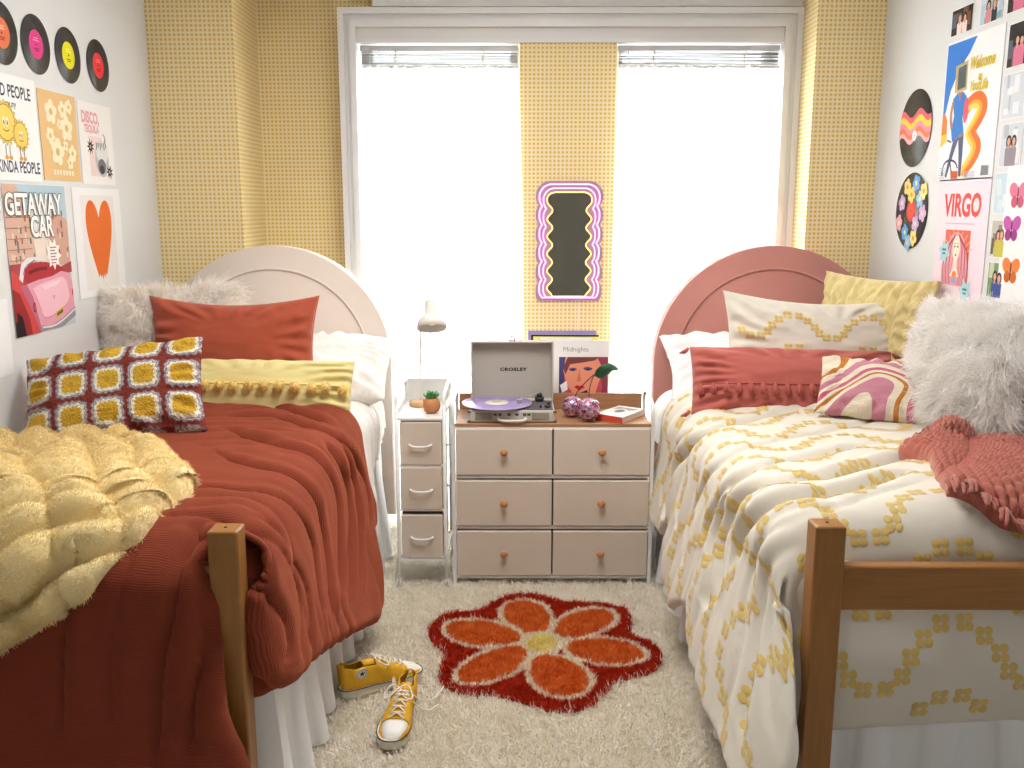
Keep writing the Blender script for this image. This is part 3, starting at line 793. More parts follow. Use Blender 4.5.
def pillow_pos(u, v, side, W, H, T, pinch=.05, seed=0, wr=1.0, sag=0.0, ear=.0, pw=.5):
    """u, v in [-1, 1]; side -1 front / +1 back"""
    e = np.clip((1-np.abs(u)**2.6)*(1-np.abs(v)**2.6), 0, 1)**pw
    x = u*W/2*(1-pinch*(1-v*v)+ear*(u*u*v*v)); z = v*H/2*(1-pinch*1.3*(1-u*u)+ear*(u*u*v*v))
    z = z - sag*H*(1-u*u)*(v > 0)*v
    edge = 1-e
    w = .010*fbm(u*2.2+seed, v*2.2, seed+1) + .010*edge*vn(u*9, v*9, seed+2)*(np.maximum(np.abs(u), np.abs(v)) < .995)
    rad = .007*np.sin(np.arctan2(v, u)*22+3*vn(u*2, v*2, seed+5))*sst(np.maximum(np.abs(u), np.abs(v)), .55, .9)*e**.5*2
    y = side*(T/2*e + (w+rad)*wr*e**.3)
    return np.stack([x, y, z], -1)

def pillow(name, label, cat, M, W, H, T, mats, n=70, group=None, fn=None, extra=None, **kw):
    """closed cushion body; returns object (single mesh). fn(u, v, side, P) -> P hook"""
    k = np.linspace(-1, 1, n); k = np.sign(k)*np.abs(k)**.85
    V = []; F = []; UV = []
    for sd in (-1, 1):
        U, Vv = np.meshgrid(k, k, indexing='ij'); P = pillow_pos(U, Vv, sd, W, H, T, **kw)
        if fn: P = fn(U, Vv, sd, P)
        f = grid_faces(n, n) + len(V)*n*n
        F.append(f if sd < 0 else f[:, ::-1]); V.append(P.reshape(-1, 3)); UV.append(np.stack([U*W/2, Vv*H/2], -1).reshape(-1, 2))
    # weld border
    VV = np.concatenate(V); FF = np.concatenate(F); UVV = np.concatenate(UV)
    idx = np.arange(n*n).reshape(n, n); bd = np.concatenate([idx[0], idx[-1], idx[:, 0], idx[:, -1]])
    mp = np.arange(2*n*n); mp[bd+n*n] = bd; FF = mp[FF]
    mi = None
    if extra:
        EV, EF = extra(); mi = np.concatenate([np.zeros(len(FF), int), np.ones(len(EF), int)]); FF = np.concatenate([FF, EF+len(VV)]); VV = np.concatenate([VV, EV]); UVV = np.concatenate([UVV, np.zeros((len(EV), 2))])
    o = np_mesh(name, VV, FF, mats, uv=UVV, midx=mi)
    o.matrix_world = M
    tag(o, label, cat, group)
    return o

def on_pillow(W, H, T, n, rseed, **kw):
    rs = np.random.RandomState(rseed); u = rs.rand(n)*2-1; v = rs.rand(n)*2-1; sd = np.where(rs.rand(n) < .72, -1, 1)
    P = pillow_pos(u, v, sd, W, H, T, **kw); e = .01
    N1 = unit(np.cross(pillow_pos(u+e, v, sd, W, H, T, **kw)-pillow_pos(u-e, v, sd, W, H, T, **kw), pillow_pos(u, v+e, sd, W, H, T, **kw)-pillow_pos(u, v-e, sd, W, H, T, **kw)))*(-sd)[:, None]*-1
    N1 = N1*np.sign((N1[:, 1]*sd))[:, None]
    rim = np.maximum(np.abs(u), np.abs(v))[:, None]
    out = np.stack([u*np.abs(u)**3, 0*u, v*np.abs(v)**3], -1)
    return P, unit(N1+out*1.2*(rim > .6)), u, v, sd

def fur_cushion(label, M, W, H, T, col, col2, L, n, seed, group=None, w=.0022):
    t = thing('fur_cushion', label, 'cushion', group=group); t.matrix_world = M
    kw = dict(pinch=.03, seed=seed, wr=1.2)
    nn = 40; k = np.linspace(-1, 1, nn); V = []; F = []
    for i, sd in enumerate((-1, 1)):
        U, Vv = np.meshgrid(k, k, indexing='ij'); V.append(pillow_pos(U, Vv, sd, W, H, T, **kw).reshape(-1, 3)); f = grid_faces(nn, nn)+i*nn*nn; F.append(f if sd < 0 else f[:, ::-1])
    np_mesh('cushion_body', np.concatenate(V), np.concatenate(F), mat('fur_backing_%d' % seed, col, rough=1), t)
    P, Nn, u, v, sd = on_pillow(W, H, T, n, seed, **kw)
    # locks: strands lean together in tufts
    lx = vn(u*5, v*5, seed+3)*1.0 + vn(u*13, v*13, seed+4)*.8; lz = -.55+vn(u*5+7, v*5, seed+6)*.9 + vn(u*13+7, v*13, seed+7)*.8
    lean = np.stack([lx, 0*lx, lz], -1)*.7
    rs = np.random.RandomState(seed)
    strands('fur', P, Nn, lean, L*(.6+.7*rs.rand(n))*np.where(sd > 0, .4, 1), w, fibre_mat('fur_fibre_%d' % seed, col, col2, 9, .45), t, seed=seed, rand=.28, segs=4)
    return t

def tassel(m, p, L, r, d=Vector((0, 0, -1)), n=7, mi=0, seed=0):
    rs = random.Random(seed)
    m.sphere(p, r*.62, 8, 6, mi)
    for k in range(n):
        a = 2*PI*k/n; e = Vector(p)+d*L+Vector((math.cos(a), math.sin(a)*.5, 0))*r*rs.uniform(.5, 1.1)
        m.tube([Vector(p)+Vector((math.cos(a), math.sin(a), 0))*r*.3, (Vector(p)+e)/2+Vector((math.cos(a), math.sin(a), 0))*r*.35, e], r*.33, 5, mi)

def stripe_cloth(name, c1, c2, scale=150, bands='X', bump=.4, sheen=.2):
    m = bpy.data.materials.new(name); m.use_nodes = True; nt = m.node_tree; b = nt.nodes['Principled BSDF']; L = nt.links.new
    b.inputs['Roughness'].default_value = .9; b.inputs['Sheen Weight'].default_value = sheen; b.inputs['Specular IOR Level'].default_value = .15
    uv = N(nt, 'ShaderNodeUVMap')
    w = N(nt, 'ShaderNodeTexWave', bands_direction=bands); w.inputs['Scale'].default_value = scale/2/PI*3.14; w.inputs['Distortion'].default_value = 3; w.inputs['Detail'].default_value = 3; w.inputs['Detail Scale'].default_value = .6
    L(uv.outputs[0], w.inputs['Vector'])
    c = N(nt, 'ShaderNodeMix', data_type='RGBA'); c.inputs[6].default_value = lin(c1); c.inputs[7].default_value = lin(c2); L(w.outputs['Fac'], c.inputs[0]); L(c.outputs[2], b.inputs['Base Color'])
    bp = N(nt, 'ShaderNodeBump'); bp.inputs['Strength'].default_value = bump; bp.inputs['Distance'].default_value = .002; L(w.outputs['Fac'], bp.inputs['Height']); L(bp.outputs[0], b.inputs['Normal'])
    return m

# ---- left bed
fur_cushion('white shaggy fur cushion leaning on the wall, behind the rust pillow', frame((-1.455, 3.88, 1.02), (.44, .26, 0), (-.05, .10, 1)), .56, .50, .20, (252, 246, 238), (255, 252, 248), .055, 34000, 5)
pillow('sleeping_pillow', 'white speckled sleeping pillow leaning against the cream headboard', 'pillow', frame((-.89, 4.04, .892), (1, 0, 0), (0, .86, .42)), .67, .44, .22, mat('speckled_cotton', (238, 234, 230), rough=.9, var=.05, var_scale=70, bump=.1, bump_scale=300), seed=3, pinch=.025, wr=1.5, ear=.02)
pillow('throw_pillow', 'rust red rectangular pillow standing on the bed with the cream headboard', 'pillow', frame((-1.142, 3.74, 1.025), (1, .02, .0), (0, .22, .98)), .66, .42, .20, stripe_cloth('rust_pillow_cloth', (160, 72, 50), (178, 88, 64), 150), seed=8, pinch=.035, sag=.05, ear=.05, wr=1.0)

yel = stripe_cloth('yellow_pillow_cloth', (220, 204, 136), (230, 216, 156), 260)
def lumbar(name, label, M, W, H, T, m_cloth, m_tas, seed, kind, group=None):
    t = thing(name, label, 'pillow', group=group); t.matrix_world = M
    o = pillow('pillow_body', None, None, Matrix.Identity(4), W, H, T, m_cloth, seed=seed, pinch=.012, ear=.01, pw=.40); o.parent = t
    rs = random.Random(seed)
    n = 14 if kind == 'pom' else 17
    vline = .12 if kind == 'pom' else -.22
    m = MB(); pts = []
    for i in range(40):
        u = -.97+1.94*i/39
        p = pillow_pos(np.array(u), np.array(vline+.02), -1, W, H, T, pinch=.012, ear=.01, seed=seed, pw=.40); pts.append((p[0], p[1]-.002, p[2]))
    m.tube(pts, .003, 6); m.build('trim_cord', m_tas, t)
    for i in range(n):
        u = -.95+1.9*i/(n-1)
        p = pillow_pos(np.array(u), np.array(vline), -1, W, H, T, pinch=.012, ear=.01, seed=seed, pw=.40)
        if kind == 'pom':
            c = (p[0]+rs.uniform(-.006, .006), p[1]-.020, p[2]-.012+rs.uniform(-.004, .004))
            m = MB(); m.sphere(c, .0165, 12, 8); m.tube([(c[0], c[1]+.012, c[2]+.018), c], .002, 5)
            ob = m.build('pompom', m_tas, t)
            rr = np.random.RandomState(i); d = unit(rr.randn(420, 3)); PP = np.array(c)+d*.014
            V = PP; st = strands('pompom_fluff', PP, d, d*.2, .0075+.004*rr.rand(420), .0026, fibre_mat('pom_fibre', (250, 226, 150), (255, 240, 184), 40, .55), ob, seed=i, rand=.3, segs=2)
        else:
            m = MB(); tassel(m, (p[0], p[1]-.008, p[2]), .038, .012, Vector((0, -.12, -1)), seed=i)
            m.build('tassel', m_tas, t)
    if kind == 'tas':
        for su in (-1, 1):
            for sv in (-1, 1):
                m = MB(); tassel(m, (su*W*.515, 0, sv*H*.47), .03, .011, Vector((su*.7, 0, -.6)), seed=9); m.build('corner_tassel', m_tas, t)
    return t
lumbar('pompom_pillow', 'long yellow pillow with a row of pompoms, lying in front of the rust pillow', frame((-1.02, 3.50, .892), (1, .0, -.015), (0, .42, .9)), .79, .26, .165, yel, mat('yellow_yarn', (240, 216, 140), rough=.95), 12, 'pom')

# crochet granny-square pillow
def crochet_mat(cell):
    m = bpy.data.materials.new('granny_squares'); m.use_nodes = True; nt = m.node_tree; b = nt.nodes['Principled BSDF']; L = nt.links.new
    b.inputs['Roughness'].default_value = .95; b.inputs['Specular IOR Level'].default_value = .1
    uv = N(nt, 'ShaderNodeUVMap'); off = N(nt, 'ShaderNodeVectorMath', operation='ADD'); off.inputs[1].default_value = (cell/2+10*cell, cell*.28+10*cell, 0); L(uv.outputs[0], off.inputs[0])
    sc = N(nt, 'ShaderNodeVectorMath', operation='SCALE'); sc.inputs['Scale'].default_value = 1/cell; L(off.outputs[0], sc.inputs[0])
    fr = N(nt, 'ShaderNodeVectorMath', operation='FRACTION'); L(sc.outputs[0], fr.inputs[0]); sb = N(nt, 'ShaderNodeVectorMath', operation='SUBTRACT'); sb.inputs[1].default_value = (.5, .5, 0); L(fr.outputs[0], sb.inputs[0])
    sp = N(nt, 'ShaderNodeSeparateXYZ'); L(sb.outputs[0], sp.inputs[0])
    def mth(op, a, b2=None, v=None):
        n = N(nt, 'ShaderNodeMath', operation=op)
        L(a, n.inputs[0])
        if b2 is not None: L(b2, n.inputs[1])
        if v is not None: n.inputs[1].default_value = v
        return n.outputs[0]
    ax = mth('ABSOLUTE', sp.outputs[0]); ay = mth('ABSOLUTE', sp.outputs[1])
    p = mth('POWER', mth('ADD', mth('POWER', ax, v=4), mth('POWER', ay, v=4)), v=.25)      # rounded square distance
    ang = mth('ARCTAN2', sp.outputs[1], sp.outputs[0])
    wob = mth('MULTIPLY', mth('SINE', mth('MULTIPLY', ang, v=16)), v=.016)
    no = N(nt, 'ShaderNodeTexNoise'); no.inputs['Scale'].default_value = 90; L(uv.outputs[0], no.inputs['Vector'])
    jit = mth('MULTIPLY', mth('SUBTRACT', no.outputs['Fac'], v=.5), v=.10)
    d = mth('ADD', mth('ADD', p, wob), jit)
    cr = N(nt, 'ShaderNodeValToRGB'); cr.color_ramp.interpolation = 'CONSTANT'; e = cr.color_ramp.elements
    e[0].position = 0; e[0].color = lin((190, 146, 40)); e[1].position = .05; e[1].color = lin((198, 158, 56))
    for pos, c in ((.28, (222, 216, 200)), (.365, (138, 130, 144)), (.395, (186, 180, 182)), (.415, (132, 118, 128)), (.452, (124, 56, 48))):
        x = e.new(pos); x.color = lin(c)
    L(d, cr.inputs[0]); L(cr.outputs[0], b.inputs['Base Color'])
    vo = N(nt, 'ShaderNodeTexVoronoi'); vo.inputs['Scale'].default_value = 130; L(uv.outputs[0], vo.inputs['Vector'])
    s2 = mth('MULTIPLY', mth('SINE', mth('MULTIPLY', ang, v=16)), v=.12); hh = mth('ADD', mth('MULTIPLY', vo.outputs['Distance'], v=-1.0), s2)
    bp = N(nt, 'ShaderNodeBump'); bp.inputs['Strength'].default_value = .8; bp.inputs['Distance'].default_value = .004; L(hh, bp.inputs['Height']); L(bp.outputs[0], b.inputs['Normal'])
    return m
def knobbly(u, v, sd, P):
    d = .0022*np.abs(np.sin(u*60))*np.abs(np.sin(v*36))
    return P + np.stack([0*d, sd*d, 0*d], -1)
pillow('crochet_pillow', 'crochet pillow of yellow and white granny squares joined in maroon', 'pillow', frame((-1.335, 3.045, .975), (1, .14, .12), (-.08, .55, .80)), .575, .345, .165, crochet_mat(.118), n=90, seed=15, pinch=.025, ear=.02, fn=knobbly, pw=.42)

# ---- right bed
pillow('sleeping_pillow', 'plain white sleeping pillow leaning against the pink headboard', 'pillow', frame((1.03, 4.06, .892), (1, 0, -.02), (0, .84, .45)), .70, .44, .20, white_cloth, seed=23, pinch=.03, wr=1.4, ear=.05)
# cable knit
def cable(u, v, sd, P):
    x = u*.28
    ph = x*2*PI/.052; tw = np.sin(v*16+np.sign(np.sin(ph))*0)
    rib = np.abs(np.sin(ph/2))**.8; rope = .5+.5*np.sin(v*34+np.cos(ph)*2.2)
    d = .015*rib*(.70+.30*rope)
    return P + np.stack([0*d, sd*d, 0*d], -1)
pillow('knit_cushion', 'pale yellow cable knit cushion leaning on the wall behind the flowered pillow', 'cushion', frame((1.505, 3.90, 1.070), (.24, -.56, 0), (.06, .12, .97)), .60, .47, .14, mat('yellow_knit', (220, 202, 142), rough=.95, sheen=.3, bump=.5, bump_scale=260, var=.05, var_scale=30), n=130, seed=27, pinch=.03, ear=.04, fn=cable)
# flowered sham with motifs
class PQ:
    sgn = 1
    notch = -99
    def __init__(s, W, H, T, kw): s.W, s.H, s.T, s.kw = W, H, T, kw
    def amax(s, t): return np.full_like(t, s.W/2)
    def pos(s, a, t, off=0):
        u = np.clip(a/(s.W/2), -1, 1); v = np.clip((t)/(s.H/2), -1, 1); P = pillow_pos(u, v, -1, s.W, s.H, s.T, **s.kw)
        return P + np.stack([0*u, -np.asarray(off)*np.ones_like(u)*1.5, 0*u], -1)
t = thing('sham_pillow', 'cream pillow with embroidered yellow flower chains standing before the pink headboard', 'pillow'); t.matrix_world = frame((1.255, 3.79, 1.015), (1, -.03, -.03), (0, .24, .97))
kw = dict(pinch=.035, seed=31, sag=.055, ear=.05, wr=1.2)
o = pillow('pillow_body', None, None, Matrix.Identity(4), .77, .45, .17, [cream_cot, emb], extra=lambda: motifs(PQ(.77, .45, .17, kw), .385, 99, -.21, .21, phase=.02, r=.0118, P=.31, row=.15, amp=.10), **kw); o.parent = t
lumbar('tasselled_bolster', 'long coral pink pillow with a row of tassels, in front of the flowered pillow', frame((1.085, 3.58, .918), (1, -.0, -.025), (0, .42, .9)), .79, .27, .17, stripe_cloth('coral_pillow_cloth', (178, 92, 84), (196, 110, 100), 190), mat('coral_yarn', (176, 90, 82), rough=.95), 36, 'tas')
fur_cushion('white long-haired fur cushion leaning on the wall beside the knit throw', frame((1.525, 3.12, 1.055), (.17, -.66, 0), (.22, .12, .95)), .52, .44, .16, (250, 247, 243), (255, 254, 252), .055, 40000, 6)
# swirl pillow
def swirl_mat():
    m = bpy.data.materials.new('swirl_hooked_wool'); m.use_nodes = True; nt = m.node_tree; b = nt.nodes['Principled BSDF']; L = nt.links.new
    b.inputs['Roughness'].default_value = .95; b.inputs['Specular IOR Level'].default_value = .1
    uv = N(nt, 'ShaderNodeUVMap'); no = N(nt, 'ShaderNodeTexNoise'); no.inputs['Scale'].default_value = 5.0; no.inputs['Detail'].default_value = 0
    mp = N(nt, 'ShaderNodeMapping'); mp.inputs['Location'].default_value = (.37, 1.1, .2); mp.inputs['Scale'].default_value = (.8, 1, 1); L(uv.outputs[0], mp.inputs[0]); L(mp.outputs[0], no.inputs['Vector'])
    sp = N(nt, 'ShaderNodeSeparateXYZ'); L(uv.outputs[0], sp.inputs[0])
    a = N(nt, 'ShaderNodeMath', operation='MULTIPLY'); a.inputs[1].default_value = 2.3; L(no.outputs['Fac'], a.inputs[0])
    s = N(nt, 'ShaderNodeMath', operation='MULTIPLY_ADD'); s.inputs[1].default_value = 5.2; L(sp.outputs[1], s.inputs[0]); L(a.outputs[0], s.inputs[2])
    f = N(nt, 'ShaderNodeMath', operation='FRACT'); L(s.outputs[0], f.inputs[0])
    cr = N(nt, 'ShaderNodeValToRGB'); cr.color_ramp.interpolation = 'CONSTANT'; e = cr.color_ramp.elements
    e[0].position = 0; e[0].color = lin((226, 214, 194)); e[1].position = .15; e[1].color = lin((196, 134, 150))
    for pos, c in ((.42, (226, 214, 194)), (.56, (184, 122, 58)), (.64, (226, 214, 194)), (.76, (196, 108, 132)), (.92, (226, 214, 194))):
        x = e.new(pos); x.color = lin(c)
    L(f.outputs[0], cr.inputs[0]); L(cr.outputs[0], b.inputs['Base Color'])
    vo = N(nt, 'ShaderNodeTexVoronoi'); vo.inputs['Scale'].default_value = 220; L(uv.outputs[0], vo.inputs['Vector'])
    bp = N(nt, 'ShaderNodeBump'); bp.inputs['Strength'].default_value = .7; bp.inputs['Distance'].default_value = .003; bp.invert = True; L(vo.outputs['Distance'], bp.inputs['Height']); L(bp.outputs[0], b.inputs['Normal'])
    return m
pillow('swirl_pillow', 'small pillow with wavy pink, cream and ochre stripes, lying before the fur cushion', 'pillow', frame((1.335, 3.27, .945), (.9, -.34, -.05), (.15, .62, .56)), .47, .26, .13, swirl_mat(), seed=41, pinch=.02, ear=.02, n=60)

# ---- sheet folded over the aisle edge, left bed
def sheet(sgn, label, xout, t0, t1, name, hem, m_, zt=.772, W=.9, seed=0):
    q = Quilt(sgn, xout, 1.0, zt); q.crown = lambda a, t: 0*a
    q.adjust = lambda a, t, x, y, da, df: (y, x)
    q.h = lambda a, t: sst(a, -.1, .1)*(.014*puff((t+.03*vn(a*4, t*3, seed))*2*PI/.085, .7)+.018*vn(t*9, a*3, seed+2)) + .003*vn(a*12, t*16, seed+1)
    nt_ = int((t1-t0)/.008); T = np.linspace(t0, t1, nt_); U = np.linspace(0, 1, 130)
    L = .17+.70-np.interp(T, hem[0], hem[1]) - .008*np.abs(np.sin(T*PI/.06))
    TT, UU = np.meshgrid(T, U, indexing='ij'); A = -W+(L[:, None]+W)*UU
    P = q.pos(A.T, TT.T, None)
    F = grid_faces(130, nt_)
    if sgn > 0: F = F[:, ::-1]
    o = np_mesh(name, P.reshape(-1, 3), F, m_, uv=np.stack([A.T, TT.T], -1).reshape(-1, 2))
    s_ = o.modifiers.new('thickness', 'SOLIDIFY'); s_.thickness = .003
    return tag(o, label, 'bed sheet')
sheet(1, 'white speckled bed sheet hanging beside the rust comforter near the headboard', -.618, 3.46, 4.2, 'bed_sheet', ([3.3, 3.42, 3.5, 3.62, 3.8, 4.2], [.34, .30, .33, .47, .56, .62]), MATS['speckled_cotton'], seed=60)
sheet(-1, 'plain white bed sheet on the bed with the pink headboard, under the pillows', .660, 3.6, 4.2, 'bed_sheet', ([3.6, 4.2], [.62, .58]), white_cloth, seed=66)

# ---- yellow ruched fur throw over the foot of the left bed
def throw_L():
    tt = np.linspace(1.45, 2.94, 280); amax = np.interp(tt, [1.45, 1.6, 1.75, 1.88, 1.98, 2.1, 2.33, 2.5, 2.7, 2.85, 2.92, 2.94], [-.84, -.76, -.60, -.42, -.26, -.16, -.12, -.17, -.31, -.47, -.60, -.66])
    U, T = np.meshgrid(np.linspace(0, 1, 190), tt, indexing='ij'); A = -.925+(amax[None, :]+.925)*U
    def P(A, T, off): return qL.pos(A, T, off, folds=.55)
    s1 = A*.8+T*.55; s2 = T*.9-A*.4
    w = .5*vn(A*7, T*7, 80)
    lump = puff((s2+.035*vn(A*5, T*5, 81))*2*PI/.070+w*2.5, .75)*(.42+.58*puff((s1+.02*vn(A*6, T*6, 82))*2*PI/.125+2.5*vn(A*6, T*6, 83), .75))
    e = np.minimum(np.minimum(amax[None, :]-A, 2.94-T), T-1.45); rnd = np.sqrt(np.clip(1-(1-np.clip(e/.04, 0, 1))**2, 0, 1))
    off = (.002+.058*lump)*rnd - .004*(1-rnd) + .022*(1-np.clip(e/.5, 0, 1))*0
    return A, T, P(A, T, off+.018*rnd)
t = thing('fur_throw', 'pale yellow ruched faux fur throw spread over the rust comforter by the wall', 'throw')
A, T, P = throw_L()
np_mesh('throw_body', P.reshape(-1, 3), grid_faces(190, 280), mat('yellow_fur_backing', (248, 230, 178), rough=1), t)
Pn = unit(np.cross(np.gradient(P, axis=0), np.gradient(P, axis=1)))
rs = np.random.RandomState(5); n = 210000; i = rs.rand(n)*188; j = rs.rand(n)*278; i0 = i.astype(int); j0 = j.astype(int); fi = (i-i0)[:, None]; fj = (j-j0)[:, None]
PP = (P[i0, j0]*(1-fi)+P[i0+1, j0]*fi)*(1-fj)+(P[i0, j0+1]*(1-fi)+P[i0+1, j0+1]*fi)*fj
strands('fur', PP, Pn[i0, j0], rs.randn(n, 3)*.15+np.array([.1, -.15, -.15]), .0080*(.6+.8*rs.rand(n)), .0020, fibre_mat('yellow_fur_fibre', (250, 230, 174), (255, 241, 200), 30, .4), t, seed=3, rand=.28, segs=2)

# ---- coral chunky knit throw on the right bed
def throw_R():
    c = np.array([[1.36, 3.02], [1.655, 3.10], [1.655, 1.98], [1.09, 2.27]])  # head-left, head-wall, foot-wall, foot-left
    nu, nv = 210, 210
    U, V_ = np.meshgrid(np.linspace(0, 1, nu), np.linspace(0, 1, nv), indexing='ij')   # u: left->wall, v: head->foot
    U2 = U; B = lambda a, b, k: a[None, None]*(1-k[..., None])+b[None, None]*k[..., None]
    Q = B(c[0], c[1], U2)*(1-V_[..., None])+B(c[3], c[2], U2)*V_[..., None]
    X = Q[..., 0] - .10*np.exp(-((V_-.35)/.15)**2)*(1-U)**2 + .02*vn(U*2, V_*9, 91)*(1-U)
    Y = Q[..., 1] + .03*vn(U*7, V_*2, 92)*V_ - .03*np.sin(U*9)*V_
    A = -(X-(qR.xout+qR.R)); A = qR.xout+qR.R-X; T = Y
    ru = U*25; rv = V_*33+.5*(np.floor(ru) % 2)
    kn = np.abs(np.sin(ru*PI))**.7*(.35+.65*np.abs(np.sin(rv*PI))**.8)
    e = np.minimum(np.minimum(U*.55, V_*.9), np.minimum(1, (1-V_)*.9)); rnd = np.sqrt(np.clip(1-(1-np.clip(e/.03, 0, 1))**2, 0, 1))
    big = .035*puff((U*.55+V_*.35+.08*vn(U*2, V_*2, 93))*2*PI/.30, .6)+.02*vn(U*3, V_*3, 94)
    return A, T, (.022+.021*kn+big)*rnd+.004
A, T, off = throw_R()
t = thing('knit_throw', 'chunky knitted coral throw with a fringed edge on the flowered comforter', 'throw')
P = qR.pos(A, np.maximum(T, 2.16), off, folds=.5)
coral = mat('coral_wool', (176, 96, 80), rough=.95, sheen=.4, bump=.6, bump_scale=260, var=.08, var_scale=40)
np_mesh('throw_body', P.reshape(-1, 3), grid_faces(210, 210)[:, ::-1], coral, t)
rs = random.Random(4)
for k in range(17):
    i = int(3+k*12.2); p0 = Vector(P[min(i, 208), 207]); p1 = Vector(P[min(i, 208), 195])
    d = (p0-p1); d.z = 0; d = d.normalized() if d.length > 1e-6 else Vector((0, -1, 0))
    m = MB()
    for q_ in range(5):
        o_ = Vector((rs.uniform(-.014, .014), rs.uniform(-.006, .006), rs.uniform(-.004, .012))); l = rs.uniform(.04, .07)
        m.tube([p0+o_-d*.02, p0+o_+d*l*.4+Vector((rs.uniform(-.01, .01), 0, .012)), p0+o_+d*l+Vector((rs.uniform(-.015, .015), 0, -.006))], lambda s: .0065*(1-.35*s), 6, smooth_path=1)
    m.build('fringe_tassel', coral, t)
# ------------------------------------------------------------------ dresser
metal_w = mat('white_metal', (232, 232, 230), rough=.35, spec=.5)
beige = mat('beige_fabric_drawer', (212, 199, 184), rough=.85, bump=.25, bump_scale=500, var=.015, var_scale=8)
dark_gap = mat('drawer_shadow_gap', (70, 66, 62), rough=.9)  # painted shade: dark boxes behind the drawers darken the gaps between them
top_wood = mat('walnut_board', (168, 124, 88), rough=.45, var=.14, var_scale=5, stretch=(1.5, 20, 20))
t = thing('dresser', 'low white metal framed dresser with six beige drawers and a wooden top', 'dresser', (.158, 3.90, 0))
x0, x1, y0, y1 = -.414, .414, -.15, .15    # local
m = MB()
for sx in (x0, x1):
    for y in (y0+.012, y1-.012): m.box((sx-.008, y-.010, 0), (sx+.008, y+.010, .70), bev=.002)
    # raised side rail
    m.tube([(sx, y0+.012, .70), (sx, y0+.014, .765), (sx, y0+.045, .80), (sx, y1-.02, .812), (sx, y1-.012, .70)], .0075, 8, smooth_path=2)
    m.box((sx-.007, y0+.01, .03), (sx+.007, y1-.01, .045))
for z in (.034, .256, .478):
    m.box((x0, y0+.004, z), (x1, y0+.020, z+.012)); m.box((x0, y1-.02, z), (x1, y1-.004, z+.012))
m.box((x0, y0+.004, .688), (x1, y0+.018, .70))
m.build('frame', metal_w, t)
m = MB(); m.box((x0+.008, y0+.002, .699), (x1-.008, y1, .713), bev=.002); m.build('top_board', top_wood, t)
m = MB(); m.box((x0+.008, y1-.006, .713), (x1-.008, y1+.006, .783), bev=.002); m.build('back_board', top_wood, t)
m = MB(); m.box((x0+.02, y0+.03, .05), (x1-.02, y1-.01, .69)); m.build('gap_shade_box', dark_gap, t)
knob_m = mat('turned_wood_knob', (198, 138, 94), rough=.4)
dd = None
for r, (za, zb) in enumerate(((.493, .690), (.271, .471), (.049, .249))):
    for c_, (xa, xb) in enumerate(((x0+.010, -.003), (.003, x1-.010))):
        if dd is None:
            m = MB(); w = (xb-xa)/2; h = (zb-za)
            m.box((-w, -.0, 0), (w, .26, .198), bev=.004)
            dd = m.build('drawer', beige, t); dk = MB().lathe((0, 0, 0), [(0, 0), (.007, 0), (.006, .010), (.014, .014), (.0165, .020), (.013, .026), (0, .028)], 24, axis=(0, -1, 0)).build('knob', knob_m, dd); dk.location = (0, 0, .103)
            d, k = dd, dk
        else:
            d = dd.copy(); COL.objects.link(d); k = dk.copy(); COL.objects.link(k); k.parent = d; d.parent = t
        d.location = ((xa+xb)/2, y0-.004, za)

# ------------------------------------------------------------------ slim cart
t = thing('rolling_cart', 'narrow white rolling cart with three beige drawers beside the dresser', 'cart', (-.389, 3.90, 0))
m = MB(); hx = .098
for sx in (-hx, hx):
    for y in (-.175, .175): m.tube([(sx*1.04, y, .05), (sx, y, .16), (sx, y, .80)], .008, 8)
    m.tube([(sx, -.175, .79), (sx, -.172, .826), (sx, -.14, .838), (sx, .15, .852), (sx, .175, .80)], .0075, 8, smooth_path=2)
    m.box((sx-.005, -.17, .745), (sx+.005, .175, .775)); m.box((sx-.005, -.17, .125), (sx+.005, .175, .14))
for z in (.125, .345, .535):
    m.box((-hx, -.18, z), (hx, -.168, z+.010)); m.box((-hx, .168, z), (hx, .18, z+.010))
m.build('frame', metal_w, t)
m = MB(); m.box((-hx+.004, -.182, .732), (hx-.004, .18, .745), bev=.003); m.box((-hx+.004, .168, .745), (hx-.004, .178, .845), bev=.003); m.build('top_shelf', metal_w, t)
m = MB(); m.box((-hx+.014, -.16, .14), (hx-.014, .16, .728)); m.build('gap_shade_box', dark_gap, t)
dd = None
for za in (.545, .352, .146):
    if dd is None:
        dd = MB().box((-hx+.012, 0, 0), (hx-.012, .3, .182), bev=.004).build('drawer', beige, t)
        dh = MB().tube([(-.045, -.002, .088), (-.043, -.012, .086), (-.02, -.016, .080), (.02, -.016, .080), (.043, -.012, .086), (.045, -.002, .088)], .0045, 8, smooth_path=2).build('handle', metal_w, dd)
        d = dd
    else:
        d = dd.copy(); COL.objects.link(d); k = dh.copy(); COL.objects.link(k); k.parent = d; d.parent = t
    d.location = (0, -.184, za)
cw = None
cast_m = mat('clear_caster', (214, 208, 214), rough=.25, spec=.6)
for sx in (-hx*1.04, hx*1.04):
    for y in (-.175, .175):
        if cw is None:
            m = MB(); m.cyl((-.010, 0, .020), .020, .008, 20, axis='x'); m.cyl((.002, 0, .020), .020, .008, 20, axis='x'); m.cyl((0, 0, .02), .006, .03, 10); m.box((-.004, -.008, .030), (.004, .008, .046)); cw = m.build('caster', cast_m, t); c = cw
        else: c = cw.copy(); COL.objects.link(c); c.parent = t
        c.location = (sx, y, .003)

